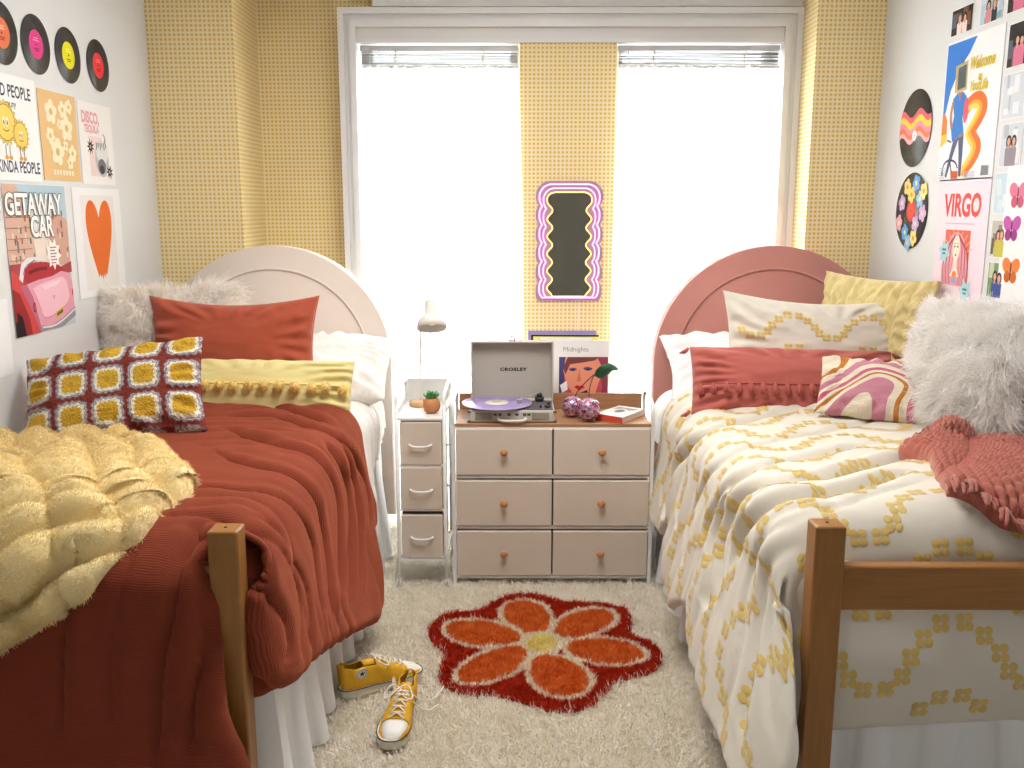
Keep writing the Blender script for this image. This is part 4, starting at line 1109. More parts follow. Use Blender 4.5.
# lamp
lamp_w = mat('lamp_enamel', (226, 222, 216), rough=.35)
t = thing('desk_lamp', 'small white desk lamp with a dome shade standing on the rolling cart', 'lamp', (-.412, 3.955, .746))
MB().lathe((0, 0, 0), [(0, 0), (.044, 0), (.046, .004), (.046, .018), (.043, .022), (0, .022)], 40).build('base', mat('pale_wood', (206, 168, 124), rough=.5, var=.08, var_scale=20), t)
MB().tube([(.004, .012, .02), (.004, .012, .33), (.012, .010, .38), (.03, 0, .40)], .004, 10, smooth_path=2).build('pole', lamp_w, t)
ax = Vector((.06, -.42, -.90)).normalized()
m = MB(); m.lathe(Vector((.052, .012, .455)), [(0, 0), (.022, 0), (.027, .006), (.027, .062), (.033, .068), (.050, .080), (.061, .098), (.065, .124), (.0625, .124), (.058, .100), (.047, .083), (.025, .07), (0, .069)], 40, axis=ax)
sh = m.build('lamp_shade', lamp_w, t)
m = MB(); c0 = Vector((.052, .012, .455))+ax*.07; m.sphere(c0+ax*.022, .020, 18, 12); m.cyl((c0.x, c0.y, c0.z-.005), .010, .01, 12); m.build('bulb', mat('bulb_glass', (244, 236, 214), rough=.2), sh)

# succulent
t = thing('potted_succulent', 'tiny green succulent in a round wooden pot on the rolling cart', 'plant', (-.350, 3.815, .746))
MB().lathe((0, 0, 0), [(0, 0), (.020, 0), (.032, .010), (.038, .028), (.037, .042), (.030, .058), (.024, .064), (.021, .062), (.021, .055), (0, .055)], 36).build('pot', mat('orange_wood', (196, 128, 78), rough=.45, var=.12, var_scale=18, stretch=(1, 1, 5)), t)
rs = random.Random(3)
leaf_m = mat('succulent_green', (70, 142, 84), rough=.5, var=.15, var_scale=60)
def leaflet(m, base, d, L, w, th=.35):
    d = Vector(d).normalized(); s_ = d.cross(Vector((0, 0, 1))).normalized(); u = s_.cross(d)
    rings = []; n = 8
    for k in range(8):
        f = k/7; r = w*math.sin(PI*min(.97, .12+.86*f))**.8
        c = Vector(base)+d*L*f+Vector((0, 0, 1))*L*.25*f*f
        rings.append([m._v(c+s_*math.cos(2*PI*i/n)*r+u*math.sin(2*PI*i/n)*r*th) for i in range(n)])
    for A, B in zip(rings, rings[1:]):
        for i in range(n): m.face([A[i], A[(i+1) % n], B[(i+1) % n], B[i]], 0, True)
    m.face(rings[0][::-1]); m.face(rings[-1])
m = MB()
for ring, (cnt, el, L) in enumerate(((9, .35, .040), (7, .8, .034), (4, 1.25, .026))):
    for k in range(cnt):
        a = 2*PI*k/cnt+ring*.4+rs.uniform(-.1, .1); leaflet(m, (0, 0, .058), (math.cos(a)*math.cos(el), math.sin(a)*math.cos(el), math.sin(el)), L*rs.uniform(.9, 1.1), .0125, .4)
m.build('leaves', leaf_m, t)

# ------------------------------------------------------------------ record player
t = thing('record_player', 'open grey suitcase record player playing a lilac record, on the dresser', 'record player', (-.012, 3.765, .7135))
case = mat('case_grey', (192, 185, 176), rough=.7, bump=.2, bump_scale=600); case_in = mat('case_lining', (176, 170, 160), rough=.8); blk = mat('black_plastic', (32, 30, 32), rough=.35); chrome = mat('chrome', (214, 214, 214), rough=.15, metal=1)
hx = .178
b = MB().box((-hx, 0, .002), (hx, .25, .052), bev=.007).build('case', case, t)
MB().box((-hx+.008, .008, .050), (hx-.008, .242, .0545)).build('deck', mat('deck_grey', (92, 88, 92), rough=.5), t)
for k, sx in enumerate((-1, 1)):
    MB().box((sx*.118-.036, -.003, .013), (sx*.118+.036, .002, .043), bev=.003).build('speaker_grille', mat('grille_cloth', (150, 142, 130), rough=.9, bump=.5, bump_scale=900), t)
m = MB(); m.tube([(-.056, -.002, .018), (-.054, -.016, .014), (-.03, -.020, .011), (.03, -.020, .011), (.054, -.016, .014), (.056, -.002, .018)], .0065, 8, smooth_path=1); m.build('handle', mat('handle_cream', (214, 208, 198), rough=.5), t)
for xk in (-.07, -.05, -.012, .02, .052, .07):
    MB().box((xk-.007, -.002, .030), (xk+.007, .001, .040), bev=.001).build('control', mat('control_dark', (74, 70, 70), rough=.5), t)
for sx in (-1, 1):
    for zz in (.004, .045):
        MB().box((sx*hx-.008, -.002, zz-.004), (sx*hx+.008, .012, zz+.006), bev=.002).build('corner_guard', mat('corner_grey', (120, 116, 112), rough=.4, metal=.6), t)
# lid with a raised rim round the lining
m = MB(); m.box((-hx, .218, .055), (hx, .224, .315)); 
for a, c_ in (((-hx, .178, .055), (-hx+.007, .224, .315)), ((hx-.007, .178, .055), (hx, .224, .315)), ((-hx+.007, .178, .308), (hx-.007, .224, .315)), ((-hx+.007, .178, .055), (hx-.007, .224, .062))): m.box(a, c_, bev=.002)
lid = m.build('lid', case, t)
MB().box((-hx+.007, .214, .062), (hx-.007, .218, .308)).build('lid_lining', case_in, lid)
vs, fs = text_mesh('CROSLEY', .019, .0009, 1.35, spacing=1.1)
me = bpy.data.meshes.new('lettering'); me.from_pydata([(x+.005, .2135, z+.188) for x, z in vs], [], fs); link_mesh('lettering', me, mat('ink_black', (28, 26, 26), rough=.6), lid)
m = MB(); m.tube([(-.010, .2, .315), (-.010, .2, .334), (.010, .2, .334), (.010, .2, .315)], .003, 6); m.box((-.014, .19, .313), (.014, .21, .318)); m.build('latch', mat('latch_metal', (120, 116, 112), rough=.5, metal=.3), lid)
m = MB(); m.lathe((-.065, .115, .0545), [(0, 0), (.1, 0), (.1, .006), (0, .006)], 48); m.build('platter', blk, t)
m = MB(); m.cyl((.118, .185, .0545), .020, .018, 24); m.cyl((.118, .185, .0725), .012, .012, 20); m.box((.108, .195, .062), (.128, .222, .085), bev=.003); m.build('arm_base', blk, t)
m = MB(); m.tube([(.118, .20, .088), (.112, .165, .091), (.045, .105, .086), (.035, .095, .079)], .0035, 8, smooth_path=1); m.box((.020, .082, .070), (.042, .102, .082), bev=.002); m.build('tone_arm', mat('arm_silver', (190, 190, 192), rough=.3, metal=.7), t)
m = MB(); m.cyl((.150, .05, .0545), .012, .01, 20); m.cyl((.155, .10, .0545), .006, .012, 12); m.cyl((.12, .05, .0545), .005, .01, 12); m.build('dial', blk, t)
rec = mat('lilac_vinyl', (186, 168, 214), rough=.16, spec=.7); 
t2 = thing('vinyl_record', 'translucent lilac record with a white label on the record player', 'record', (-.077, 3.876, .7745))
MB().lathe((0, 0, 0), [(.004, 0), (.149, 0), (.150, .0012), (.149, .0024), (.055, .0022), (.004, .0022)], 72).build('disc', rec, t2)
m = MB()
for r in range(60, 146, 5): m.tube([(r/1000*math.cos(a*PI/36), r/1000*math.sin(a*PI/36), .0024) for a in range(72)], .0005, 4, closed=True)
m.build('grooves', mat('lilac_groove', (160, 142, 196), rough=.25), t2)
MB().lathe((0, 0, 0), [(.004, .0022), (.050, .0022), (.050, .0030), (.004, .0030)], 48).build('record_label', mat('record_label_cream', (232, 226, 214), rough=.6), t2)
MB().lathe((0, 0, .0002), [(.004, .0022), (.022, .0022), (.022, .0031), (.004, .0031)], 32).build('label_ring', mat('record_label_tan', (206, 196, 170), rough=.6), t2)

# ------------------------------------------------------------------ disco cherries
t = thing('disco_ball_cherries', 'pair of pink mirrored disco ball cherries with stems and a leaf, on the dresser', 'ornament', (.30, 3.83, .714))
tile = mat('pink_mirror_tile', (214, 160, 196), rough=.12, metal=.9); 
t_a, t_b, t_c = tile, mat('pale_mirror_tile', (238, 206, 226), rough=.15, metal=.8), mat('dark_mirror_tile', (150, 92, 128), rough=.15, metal=.8)
def disco(c, r, seed):
    m = MB(); rs = random.Random(seed); nv = 15
    def pt(th, ph):
        rr = r*(1-.22*math.exp(-((th-PI)/.38)**2)); return (c[0]+rr*math.sin(th)*math.cos(ph), c[1]+rr*math.sin(th)*math.sin(ph), c[2]-rr*math.cos(th))
    for j in range(nv):
        t0, t1 = PI*j/nv, PI*(j+1)/nv; n = max(5, int(30*math.sin((t0+t1)/2)))
        for i in range(n):
            p0, p1 = 2*PI*i/n, 2*PI*(i+1)/n; g = .08
            a0, a1, b0, b1 = t0+(t1-t0)*g, t1-(t1-t0)*g, p0+(p1-p0)*g, p1-(p1-p0)*g
            q = [pt(a0, b0), pt(a0, b1), pt(a1, b1), pt(a1, b0)]
            m.face([m._v(v) for v in q], rs.choice((0, 0, 1, 1, 2)))
    o = m.build('mirrored_ball', [t_a, t_b, t_c], t)
    m = MB(); m.sphere(c, r*.965, 24, 14); m.build('ball_core', mat('ball_grout', (176, 128, 158), rough=.6), o)
disco((-.055, .045, .046), .046, 1); disco((.008, -.03, .050), .050, 2)
stem_m = mat('stem_dark', (62, 48, 40), rough=.5)
MB().tube([(-.045, .045, .085), (-.035, .043, .115), (.0, .03, .155), (.035, .02, .190)], .0022, 8, smooth_path=2).build('stem', stem_m, t)
MB().tube([(.008, -.03, .09), (.010, -.02, .13), (.02, .0, .165), (.035, .02, .190)], .0022, 8, smooth_path=2).build('stem', stem_m, t)
m = MB(); g = []; ux = Vector((.9, -.25, .28)).normalized(); vy = Vector((-.30, -.45, .85)).normalized(); nz = ux.cross(vy); o_ = Vector((.035, .02, .187))
for i in range(15):
    f = i/14; w = .036*math.sin(PI*f**.8)**.8*(1-.25*f)+.0005; row = []
    for j in range(7):
        s_ = (j-3)/3; row.append(m._v(o_+ux*f*.105+vy*(s_*w+.012*math.sin(f*PI))+nz*(.010*(1-s_*s_)*1+.010*math.sin(f*6)*abs(s_))))
    g.append(row)
for i in range(14):
    for j in range(6): m.face([g[i][j], g[i+1][j], g[i+1][j+1], g[i][j+1]], 0, True)
lf = m.build('leaf', mat('waxy_leaf', (44, 92, 66), rough=.3, var=.35, var_scale=45), t); sm = lf.modifiers.new('thickness', 'SOLIDIFY'); sm.thickness = .0015

# ------------------------------------------------------------------ book
t = thing('paperback_book', 'thick paperback with a red spine lying on the dresser beside the disco cherries', 'book', (.45, 3.865, .7135), math.atan2(-.075, .105))
MB().box((-.062, -.098, .0015), (.060, .098, .026)).build('pages', mat('book_pages', (232, 226, 212), rough=.9, var=.06, var_scale=8, stretch=(1, 1, 120)), t)
m = MB(); m.box((-.065, -.10, .026), (.063, .10, .0276)); cov = m.build('front_cover', mat('cover_white', (234, 230, 224), rough=.35), t)
m = MB(); m.box((-.065, -.10, 0), (.063, .10, .0015)); m.build('back_cover', mat('cover_red', (206, 78, 60), rough=.4), t)
MB().box((-.065, -.1015, 0), (.063, -.0985, .0276)).build('spine', MATS['cover_red'], t)
F_ = Flat([(-.05, -.06), (.048, -.06), (.048, .075), (-.05, .075)], (206, 204, 200), .0002)
F_.poly([(-.05, .02), (-.01, .05), (.02, .03), (.048, .06), (.048, .075), (-.05, .075)], (150, 150, 156)); F_.ell(-.005, .0, .02, .03, (120, 112, 112)); F_.text('PAPER', 0, -.045, .018, (60, 60, 64)) if False else None
pc = F_.build('cover_picture', None, None, Matrix.Translation((0, 0, .0277)), parent=cov)

# ------------------------------------------------------------------ record sleeves behind the dresser, on the ledge
def up_y(x, y, z, tilt=0, rz=0): # flat print facing -Y, u -> X, v -> Z
    return Matrix.Translation((x, y, z)) @ Matrix.Rotation(rz, 4, 'Z') @ Matrix.Rotation(PI/2-tilt, 4, 'X')
F_ = Flat(lrect(.305, .305), (236, 234, 232), .003)
F_.text('Midnights', .005, .112, .030, (150, 148, 152), 0, 1.0)
# generic pop portrait
x0, y0, x1, y1 = -.070, -.16+.012, .150, .078
F_.rect(x0, y0, x1, y1, (196, 84, 96))
F_.poly([(x0, y0), (x0, y1), (-.02, y1), (-.05, .03), (-.045, -.03), (-.06, y0)], (74, 70, 120))
F_.poly([(-.04, y1), (-.05, .02), (-.035, -.05), (.02, -.12), (.09, -.10), (.115, -.02), (.12, .05), (.10, y1)], (232, 150, 122))
F_.poly([(-.052, .03), (-.03, y1), (.11, y1), (.09, .062), (.03, .052), (-.02, .045), (-.04, .0)], (120, 66, 70))
F_.poly([(.10, y1), (.150, y1), (.150, y0), (.115, y0), (.125, -.06), (.118, 0), (.12, .04)], (150, 66, 84))
F_.ell(-.008, .022, .018, .007, (92, 78, 140), .05); F_.ell(.060, .025, .020, .008, (92, 78, 140), -.05)
F_.ell(-.008, .018, .007, .004, (40, 30, 44)); F_.ell(.060, .02, .007, .004, (40, 30, 44))
F_.poly([(.022, .02), (.030, -.03), (.018, -.036), (.010, -.030)], (212, 118, 98))
F_.poly([(-.002, -.058), (.012, -.050), (.022, -.054), (.032, -.050), (.048, -.058), (.022, -.074)], (196, 40, 56))
F_.poly([(-.07, -.148), (-.07, -.09), (-.03, -.10), (.0, -.12), (.03, -.148)], (222, 128, 104)); F_.poly([(-.065, -.05), (-.035, -.03), (-.03, -.07), (-.055, -.085)], (240, 236, 236)); F_.band([(-.03, -.10), (.02, -.095), (.06, -.08)], .016, (60, 40, 60), 1)
F_.build('record_sleeve', 'white record sleeve with a woman\'s portrait standing behind the dresser', 'record sleeve', up_y(.268, 4.125, .855, .03), 'record sleeves behind the dresser')
F_ = Flat(lrect(.305, .31), (238, 226, 120), .003)
F_.rect(-.1525, -.155, -.143, .155, (44, 42, 50)); F_.rect(-.143, .147, .1525, .155, (44, 42, 50)); F_.rect(-.11, -.14, .12, .142, (244, 242, 236)); F_.text('STUDIO', .01, .128, .014, (150, 146, 120)) if False else None
F_.build('record_sleeve', 'white and yellow record sleeve between the portrait sleeve and the lilac one', 'record sleeve', up_y(.225, 4.155, .874, .02, -.03), 'record sleeves behind the dresser')
F_ = Flat(lrect(.31, .315), (150, 140, 206), .003); F_.rect(-.12, -.15, .14, .14, (160, 150, 212))
F_.build('record_sleeve', 'lilac blue record sleeve standing rearmost behind the record player', 'record sleeve', up_y(.215, 4.20, .885, .02), 'record sleeves behind the dresser')

# ------------------------------------------------------------------ neon mirror on the pier
t = thing('neon_mirror', 'wavy edged mirror with glowing pink and yellow neon lines on the papered pier', 'mirror', (.268, 4.678, 1.425))
def wavy(w, hb, ht, amp, n=5, rc=.05, ph=0.0):
    pts = []; H_ = ht-rc+hb
    K = 90
    L_ = []
    for i in range(K+1):
        z = -hb+H_*i/K; s_ = (i/K)*(n+.5); L_.append((w-amp*(1-abs(math.sin(PI*s_+ph)))**1.5 if amp > 0 else w, z))
    arc = [(w-rc+rc*math.cos(a), ht-rc+rc*math.sin(a)) for a in [PI/2*i/12 for i in range(1, 13)]]
    R_ = L_+arc
    return R_, [(-x, z) for x, z in R_[::-1]]
def wavy_sin(w, hb, ht, amp, n=5, rc=.04):
    K = 110; H_ = ht-rc+hb
    L_ = [(w-amp*.5*(1+math.cos(2*PI*(n+.5)*i/K)) , -hb+H_*i/K) for i in range(K+1)]
    x_top = L_[-1][0]
    arc = [(x_top-rc+rc*math.cos(a)+amp*.7*math.sin(a*2)*.3, ht-rc+rc*math.sin(a)) for a in [PI/2*i/12 for i in range(1, 13)]]
    R_ = L_+arc
    return R_, [(-x, z) for x, z in R_[::-1]]
A_, B_ = wavy(.165, .292, .295, .014, 5, .07)
m = MB(); m.prism(A_+B_, -.012, 0, bev=0); m.build('backing_plate', mat('smoked_acrylic', (176, 144, 170), rough=.12, spec=.6), t)
C_, D_ = wavy_sin(.105, .272, .238, .026, 5, .045)
m = MB(); m.prism(C_+D_, -.0150, -.0125); m.build('mirror_glass', mat('mirror_glass', (150, 146, 134), rough=.03, metal=1), t)
def neon(prs, r, mt, name, close=True):
    a, b = prs; pts = [(x, -.021, z) for x, z in a+b]
    MB().tube(pts, r, 8, closed=close).build(name, mt, t)
pk = mat('neon_pink', (255, 190, 240), rough=.4, emis=((255, 178, 240), 1.3)); yl = mat('neon_yellow', (255, 240, 150), rough=.4, emis=((255, 226, 110), 1.2))
neon(wavy(.148, .276, .279, .014, 5, .06), .0036, pk, 'outer_pink_tube'); neon(wavy(.128, .274, .260, .014, 5, .055), .0032, pk, 'inner_pink_tube'); neon(wavy_sin(.109, .270, .241, .026, 5, .045), .0030, yl, 'yellow_tube')
MB().tube([(.05, -.006, -.29), (.052, -.004, -.36), (.045, -.004, -.45), (.055, -.006, -.53), (.06, -.02, -.70)], .002, 6, smooth_path=2).build('power_cord', mat('cord_white', (236, 232, 224), rough=.5), t)
RUG_OUT = [(-0.326, 3.319), (-0.303, 3.395), (-0.238, 3.453), (-0.122, 3.468), (-0.093, 3.544), (-0.03, 3.606), (0.051, 3.626), (0.131, 3.599), (0.208, 3.537), (0.319, 3.545), (0.425, 3.507), (0.459, 3.426), (0.449, 3.321), (0.427, 3.261), (0.493, 3.206), (0.531, 3.128), (0.522, 3.039), (0.471, 2.954), (0.386, 2.921), (0.323, 2.886), (0.304, 2.822), (0.239, 2.735), (0.163, 2.704), (0.089, 2.723), (0.002, 2.783), (-0.075, 2.815), (-0.165, 2.82), (-0.232, 2.85), (-0.26, 2.924), (-0.258, 3.022), (-0.243, 3.095), (-0.299, 3.172), (-0.323, 3.252)]
RUG_PETALS = [[(-0.265, 3.302), (-0.246, 3.353), (-0.179, 3.364), (-0.088, 3.354), (-0.043, 3.313), (0.024, 3.259), (0.019, 3.188), (-0.041, 3.163), (-0.112, 3.15), (-0.184, 3.172), (-0.237, 3.219)], [(-0.049, 3.443), (-0.037, 3.506), (0.01, 3.548), (0.065, 3.548), (0.119, 3.491), (0.136, 3.389), (0.128, 3.293), (0.09, 3.253), (0.039, 3.253), (0.002, 3.32), (-0.036, 3.371)], [(0.144, 3.26), (0.168, 3.355), (0.233, 3.444), (0.313, 3.477), (0.381, 3.455), (0.392, 3.383), (0.359, 3.314), (0.295, 3.254), (0.219, 3.215), (0.161, 3.221)], [(0.191, 3.173), (0.233, 3.205), (0.32, 3.215), (0.418, 3.183), (0.466, 3.113), (0.456, 3.059), (0.398, 3.021), (0.316, 3.015), (0.237, 3.052), (0.191, 3.103)], [(0.057, 3.052), (0.099, 3.081), (0.155, 3.079), (0.214, 3.023), (0.249, 2.94), (0.25, 2.873), (0.213, 2.809), (0.161, 2.789), (0.104, 2.816), (0.065, 2.885), (0.053, 2.98)], [(-0.198, 2.938), (-0.182, 3.002), (-0.11, 3.096), (-0.027, 3.151), (0.037, 3.151), (0.046, 3.081), (0.015, 2.994), (-0.038, 2.925), (-0.116, 2.885), (-0.175, 2.885)]]
RUG_RING = [(0.02, 3.173), (0.038, 3.237), (0.09, 3.276), (0.156, 3.26), (0.186, 3.189), (0.171, 3.121), (0.127, 3.081), (0.058, 3.09)]
RUG_EYE = [(0.038, 3.173), (0.06, 3.227), (0.104, 3.253), (0.147, 3.227), (0.159, 3.173), (0.136, 3.121), (0.093, 3.102), (0.051, 3.126)]
# ------------------------------------------------------------------ shag carpet and flower rug
def inside(poly, x, y):
    r = np.zeros(len(x), bool); n = len(poly)
    for i in range(n):
        x0, y0 = poly[i]; x1, y1 = poly[(i+1) % n]
        c = ((y0 > y) != (y1 > y)) & (x < (x1-x0)*(y-y0)/(y1-y0+1e-12)+x0); r ^= c
    return r
def smooth_poly(p, k=2):
    for _ in range(k):
        q = []
        for i in range(len(p)):
            a, b = p[i], p[(i+1) % len(p)]; q += [(a[0]*.75+b[0]*.25, a[1]*.75+b[1]*.25), (a[0]*.25+b[0]*.75, a[1]*.25+b[1]*.75)]
        p = q
    return p
def inflate(p, d):
    cx = sum(a for a, b in p)/len(p); cy = sum(b for a, b in p)/len(p); o = []
    n = len(p); ar = sum(p[i][0]*p[(i+1) % n][1]-p[(i+1) % n][0]*p[i][1] for i in range(n)); sg = 1 if ar > 0 else -1
    for i in range(n):
        tx, ty = p[(i+1) % n][0]-p[i-1][0], p[(i+1) % n][1]-p[i-1][1]; l = math.hypot(tx, ty)+1e-9
        o.append((p[i][0]+sg*ty/l*d, p[i][1]-sg*tx/l*d))
    return o
OUT = smooth_poly(RUG_OUT); PET = [smooth_poly(p) for p in RUG_PETALS]; RING = smooth_poly(RUG_RING); EYE = smooth_poly(RUG_EYE)
rs = np.random.RandomState(2)
def pile(name, X, Y, Z, L, W, m_, parent, seed, leanamt=.55, rand=.45, up=1.0):
    n = len(X)
    lx = .7*vn(X*45, Y*45, seed)+.9*vn(X*110, Y*110, seed+1); ly = .7*vn(X*45+50, Y*45, seed+2)+.9*vn(X*110+9, Y*110, seed+3)
    clump = vn(X*55, Y*55, seed+5)
    Nn = np.stack([0*X, 0*X, 0*X+1], -1)
    lean = np.stack([lx, ly, 0*lx], -1)*leanamt
    r2 = np.random.RandomState(seed)
    return strands(name, np.stack([X, Y, 0*X+Z], -1), Nn, lean, L*(.75+.3*clump+.3*r2.rand(n)), W, m_, parent, seed=seed, rand=rand, segs=3)
n = 260000
X = rs.rand(n)*1.70-.86; Y = 1.75+rs.rand(n)*2.72
ok = ~inside(inflate(OUT, -.012), X, Y); X, Y = X[ok], Y[ok]
o = pile('shag_carpet', X, Y, 0, .024, .0046, fibre_mat('shag_fibre', (250, 242, 226), (255, 250, 240), 25, .3), None, 101)
tag(o, 'cream shaggy carpet pile covering the floor between the beds', 'carpet', kind='stuff')
t = thing('flower_rug', 'orange flower shaped shag rug with a dark red edge lying on the carpet', 'rug', (0, 0, 0))
m = MB(); m.prism(inflate(OUT, -.008), .004, .016, plane='xy'); m.build('rug_backing', mat('rug_backing', (120, 34, 24), rough=1), t)
n = 150000
bx = [min(p[0] for p in OUT), max(p[0] for p in OUT)]; by = [min(p[1] for p in OUT), max(p[1] for p in OUT)]
X = bx[0]+rs.rand(n)*(bx[1]-bx[0]); Y = by[0]+rs.rand(n)*(by[1]-by[0])
ok = inside(OUT, X, Y); X, Y = X[ok], Y[ok]
Xj = X+rs.randn(len(X))*.002; Yj = Y+rs.randn(len(X))*.002
reg = np.zeros(len(X), int)
for p in PET: reg[inside(inflate(p, .024), Xj, Yj)] = 1
reg[inside(inflate(RING, .004), Xj, Yj)] = 1
for k, p in enumerate(PET): reg[inside(p, Xj, Yj) & ~inside(RING, Xj, Yj)] = 2+k
reg[inside(EYE, Xj, Yj)] = 9
red = fibre_mat('rug_red', (184, 50, 30), (204, 66, 42), 30, .25); org = fibre_mat('rug_orange', (228, 112, 50), (240, 138, 70), 22, .25); crm = fibre_mat('rug_cream', (250, 240, 214), (254, 248, 230), 30, .25); yel_ = fibre_mat('rug_yellow', (248, 230, 140), (252, 240, 170), 30, .25)
for r_, nm, mt in [(0, 'edge_pile', red), (1, 'outline_pile', crm), (9, 'centre_pile', yel_)]+[(2+k, 'petal_pile', org) for k in range(6)]:
    s_ = reg == r_
    pile(nm, X[s_], Y[s_], .012, .018 if r_ != 1 else .016, .0040, mt, t, 120+r_, .22, .35)
# carpet strip lying under the rug's rim is hidden

# ------------------------------------------------------------------ canvas sneakers
canvas_y = mat('yellow_canvas', (226, 172, 36), rough=.85, bump=.4, bump_scale=900, var=.06, var_scale=40); rubber = mat('white_rubber', (228, 222, 208), rough=.5, var=.04, var_scale=60); ink = mat('navy_stripe', (30, 30, 44), rough=.5); lace_m = mat('white_lace', (236, 230, 220), rough=.8); inner = mat('shoe_lining', (150, 128, 92), rough=.9); toe_m = mat('toe_cap_rubber', (236, 234, 230), rough=.45)
HW = ([0, .02, .08, .18, .38, .55, .72, .86, .95, .985, 1], [.004, .016, .027, .031, .029, .034, .041, .038, .026, .015, .003])
def shoe(name, label, loc, rz, lean=0.0, slump=0.0, seed=0, lace_ends=(), sc=1.08):
    t = thing(name, label, 'shoe', loc, rz, 'yellow canvas sneakers'); L_ = .268; rs = random.Random(seed)
    hw = lambda l: float(np.interp(l, *HW))
    def outline(off, n=40):
        ls = [.5-.5*math.cos(PI*i/n) for i in range(n+1)]
        a = [(l*L_+(off if l > .9 else -off if l < .1 else 0)*abs(math.cos(PI*l)), hw(l)+off) for l in ls]
        return a + [(x, -y) for x, y in a[::-1]]
    m = MB(); m.prism(outline(.003), 0, .026, plane='xy', bev=.003); m.build('rubber_sole', rubber, t)
    m = MB(); m.tube([(x, y, .0245) for x, y in outline(.0042)], .0016, 6, closed=True); m.build('sole_stripe', ink, t)
    # upper
    nl, nf = 44, 29; V = []; keep = []
    top = lambda l: float(np.interp(l, [0, .06, .2, .40, .55, .75, .84, .93, 1], [.118-slump, .122-slump, .112-slump, .104-slump*.6, .080, .054, .048, .040, .026]))
    P = np.zeros((nl, nf, 3))
    for i in range(nl):
        l = .5-.5*math.cos(PI*i/(nl-1)); l = .012+.976*l; w = hw(l)
        for j in range(nf):
            f = PI*j/(nf-1); c, s_ = math.cos(f), math.sin(f); tp = top(l)
            y = w*math.copysign(abs(c)**.55, c)*(1-.12*s_); z = .018+(tp-.018)*s_**.72
            P[i, j] = (l*L_+(-.008*s_ if l < .2 else 0)+.10*slump*s_*(l < .3), y+.004*math.sin(i*.9+seed)*s_*(l < .45)+lean*z, z)
    F = grid_faces(nl, nf); keep = []; toe = []
    for f in F:
        i, j = f[0]//nf, f[0] % nf; l = .5-.5*math.cos(PI*(i+.5)/(nl-1))
        if l < .41 and l > .045 and 9 <= j <= 18: continue
        (toe if l > .80 and 3 < j < 24 else keep).append(f)
    o = np_mesh('canvas_upper', P.reshape(-1, 3), np.array(keep), canvas_y, t); sm = o.modifiers.new('thickness', 'SOLIDIFY'); sm.thickness = .0025; sm.offset = -1
    o = np_mesh('toe_cap', P.reshape(-1, 3)+0, np.array(toe), toe_m, t); sm = o.modifiers.new('thickness', 'SOLIDIFY'); sm.thickness = .004; sm.offset = 1
    m = MB(); m.prism([(x*.92+.01, y*.86) for x, y in outline(0)], .026, .030, plane='xy'); m.build('insole', inner, t)
    # tongue
    g = []; m = MB()
    for i in range(9):
        l = .30+.45*i/8; z = top(l)+.004; g.append([m._v((l*L_-.01, y+lean*z, z-.8*y*y/.03)) for y in (-.018, -.009, 0, .009, .018)])
    for i in range(8):
        for j in range(4): m.face([g[i][j], g[i+1][j], g[i+1][j+1], g[i][j+1]], 0, True)
    o = m.build('tongue', canvas_y, t); sm = o.modifiers.new('thickness', 'SOLIDIFY'); sm.thickness = .002
    m = MB()
    for k in range(5):
        l = .46+.065*k; l2 = l+.055; za, zb = top(l)+.008, top(l2)+.008
        for sg in (1, -1): m.tube([(l*L_, sg*.019+lean*za, za-.008), (l*L_+.006, 0+lean*za, za+.002), (l2*L_, -sg*.019+lean*zb, zb-.008)], .0024, 6, smooth_path=1)
    zt = top(.44)+.01
    for sg in (1, -1):
        m.tube([(.44*L_, 0, zt), (.44*L_-.012, sg*.025, zt+.004), (.44*L_+.02, sg*.042, zt-.02), (.44*L_+.035, sg*.030, zt-.018), (.44*L_, 0, zt)], .0022, 6, smooth_path=2)
    for pts in lace_ends: m.tube(pts, .0020, 6, smooth_path=2)
    m.build('laces', lace_m, t)
    # ankle patch with a star, on the side that faces the room
    yy = -hw(.17)*.97
    M0 = Matrix.Translation((.060, yy-.003+lean*.07, .072)) @ Matrix.Rotation(PI/2, 4, 'X') @ Matrix.Rotation(.14, 4, 'X')
    m = MB(); m.M = M0; m.cyl((0, 0, 0), .0175, .002, 32); p = m.build('ankle_patch', toe_m, t)
    m = MB(); m.M = M0; m.tube([(.0145*math.cos(2*PI*i/32), .0145*math.sin(2*PI*i/32), .002) for i in range(32)], .0006, 4, closed=True)
    m.prism([((.0105 if i % 2 == 0 else .0042)*math.cos(PI/2+PI*i/5), (.0105 if i % 2 == 0 else .0042)*math.sin(PI/2+PI*i/5)) for i in range(10)], .002, .0027, plane='xy'); m.build('star', ink, p)
    m = MB()
    for l in (.33, .42): m.M = Matrix.Translation((l*L_, -hw(l)-.0005, .036)) @ Matrix.Rotation(PI/2, 4, 'X'); m.cyl((0, 0, 0), .003, .001, 12)
    m.build('vent_eyelet', ink, t)
    t.scale = (sc, sc, sc)
    return t
a1 = math.atan2(.14, .23)
shoe('canvas_sneaker', 'yellow canvas sneaker turned side-on by the bed skirt, star patch showing', (-.572, 2.80, .020), a1, 0, .020, 1)
shoe('canvas_sneaker', 'yellow canvas sneaker pointing toward the viewer with loose laces', (-.352, 2.80, .020), math.atan2(-.27, -.015), .12, .035, 2, sc=1.14, lace_ends=([(.11, .03, .07), (.08, .06, .03), (.03, .085, .012), (-.04, .10, .012)], [(.12, .03, .06), (.12, .07, .02), (.06, .10, .012)]))
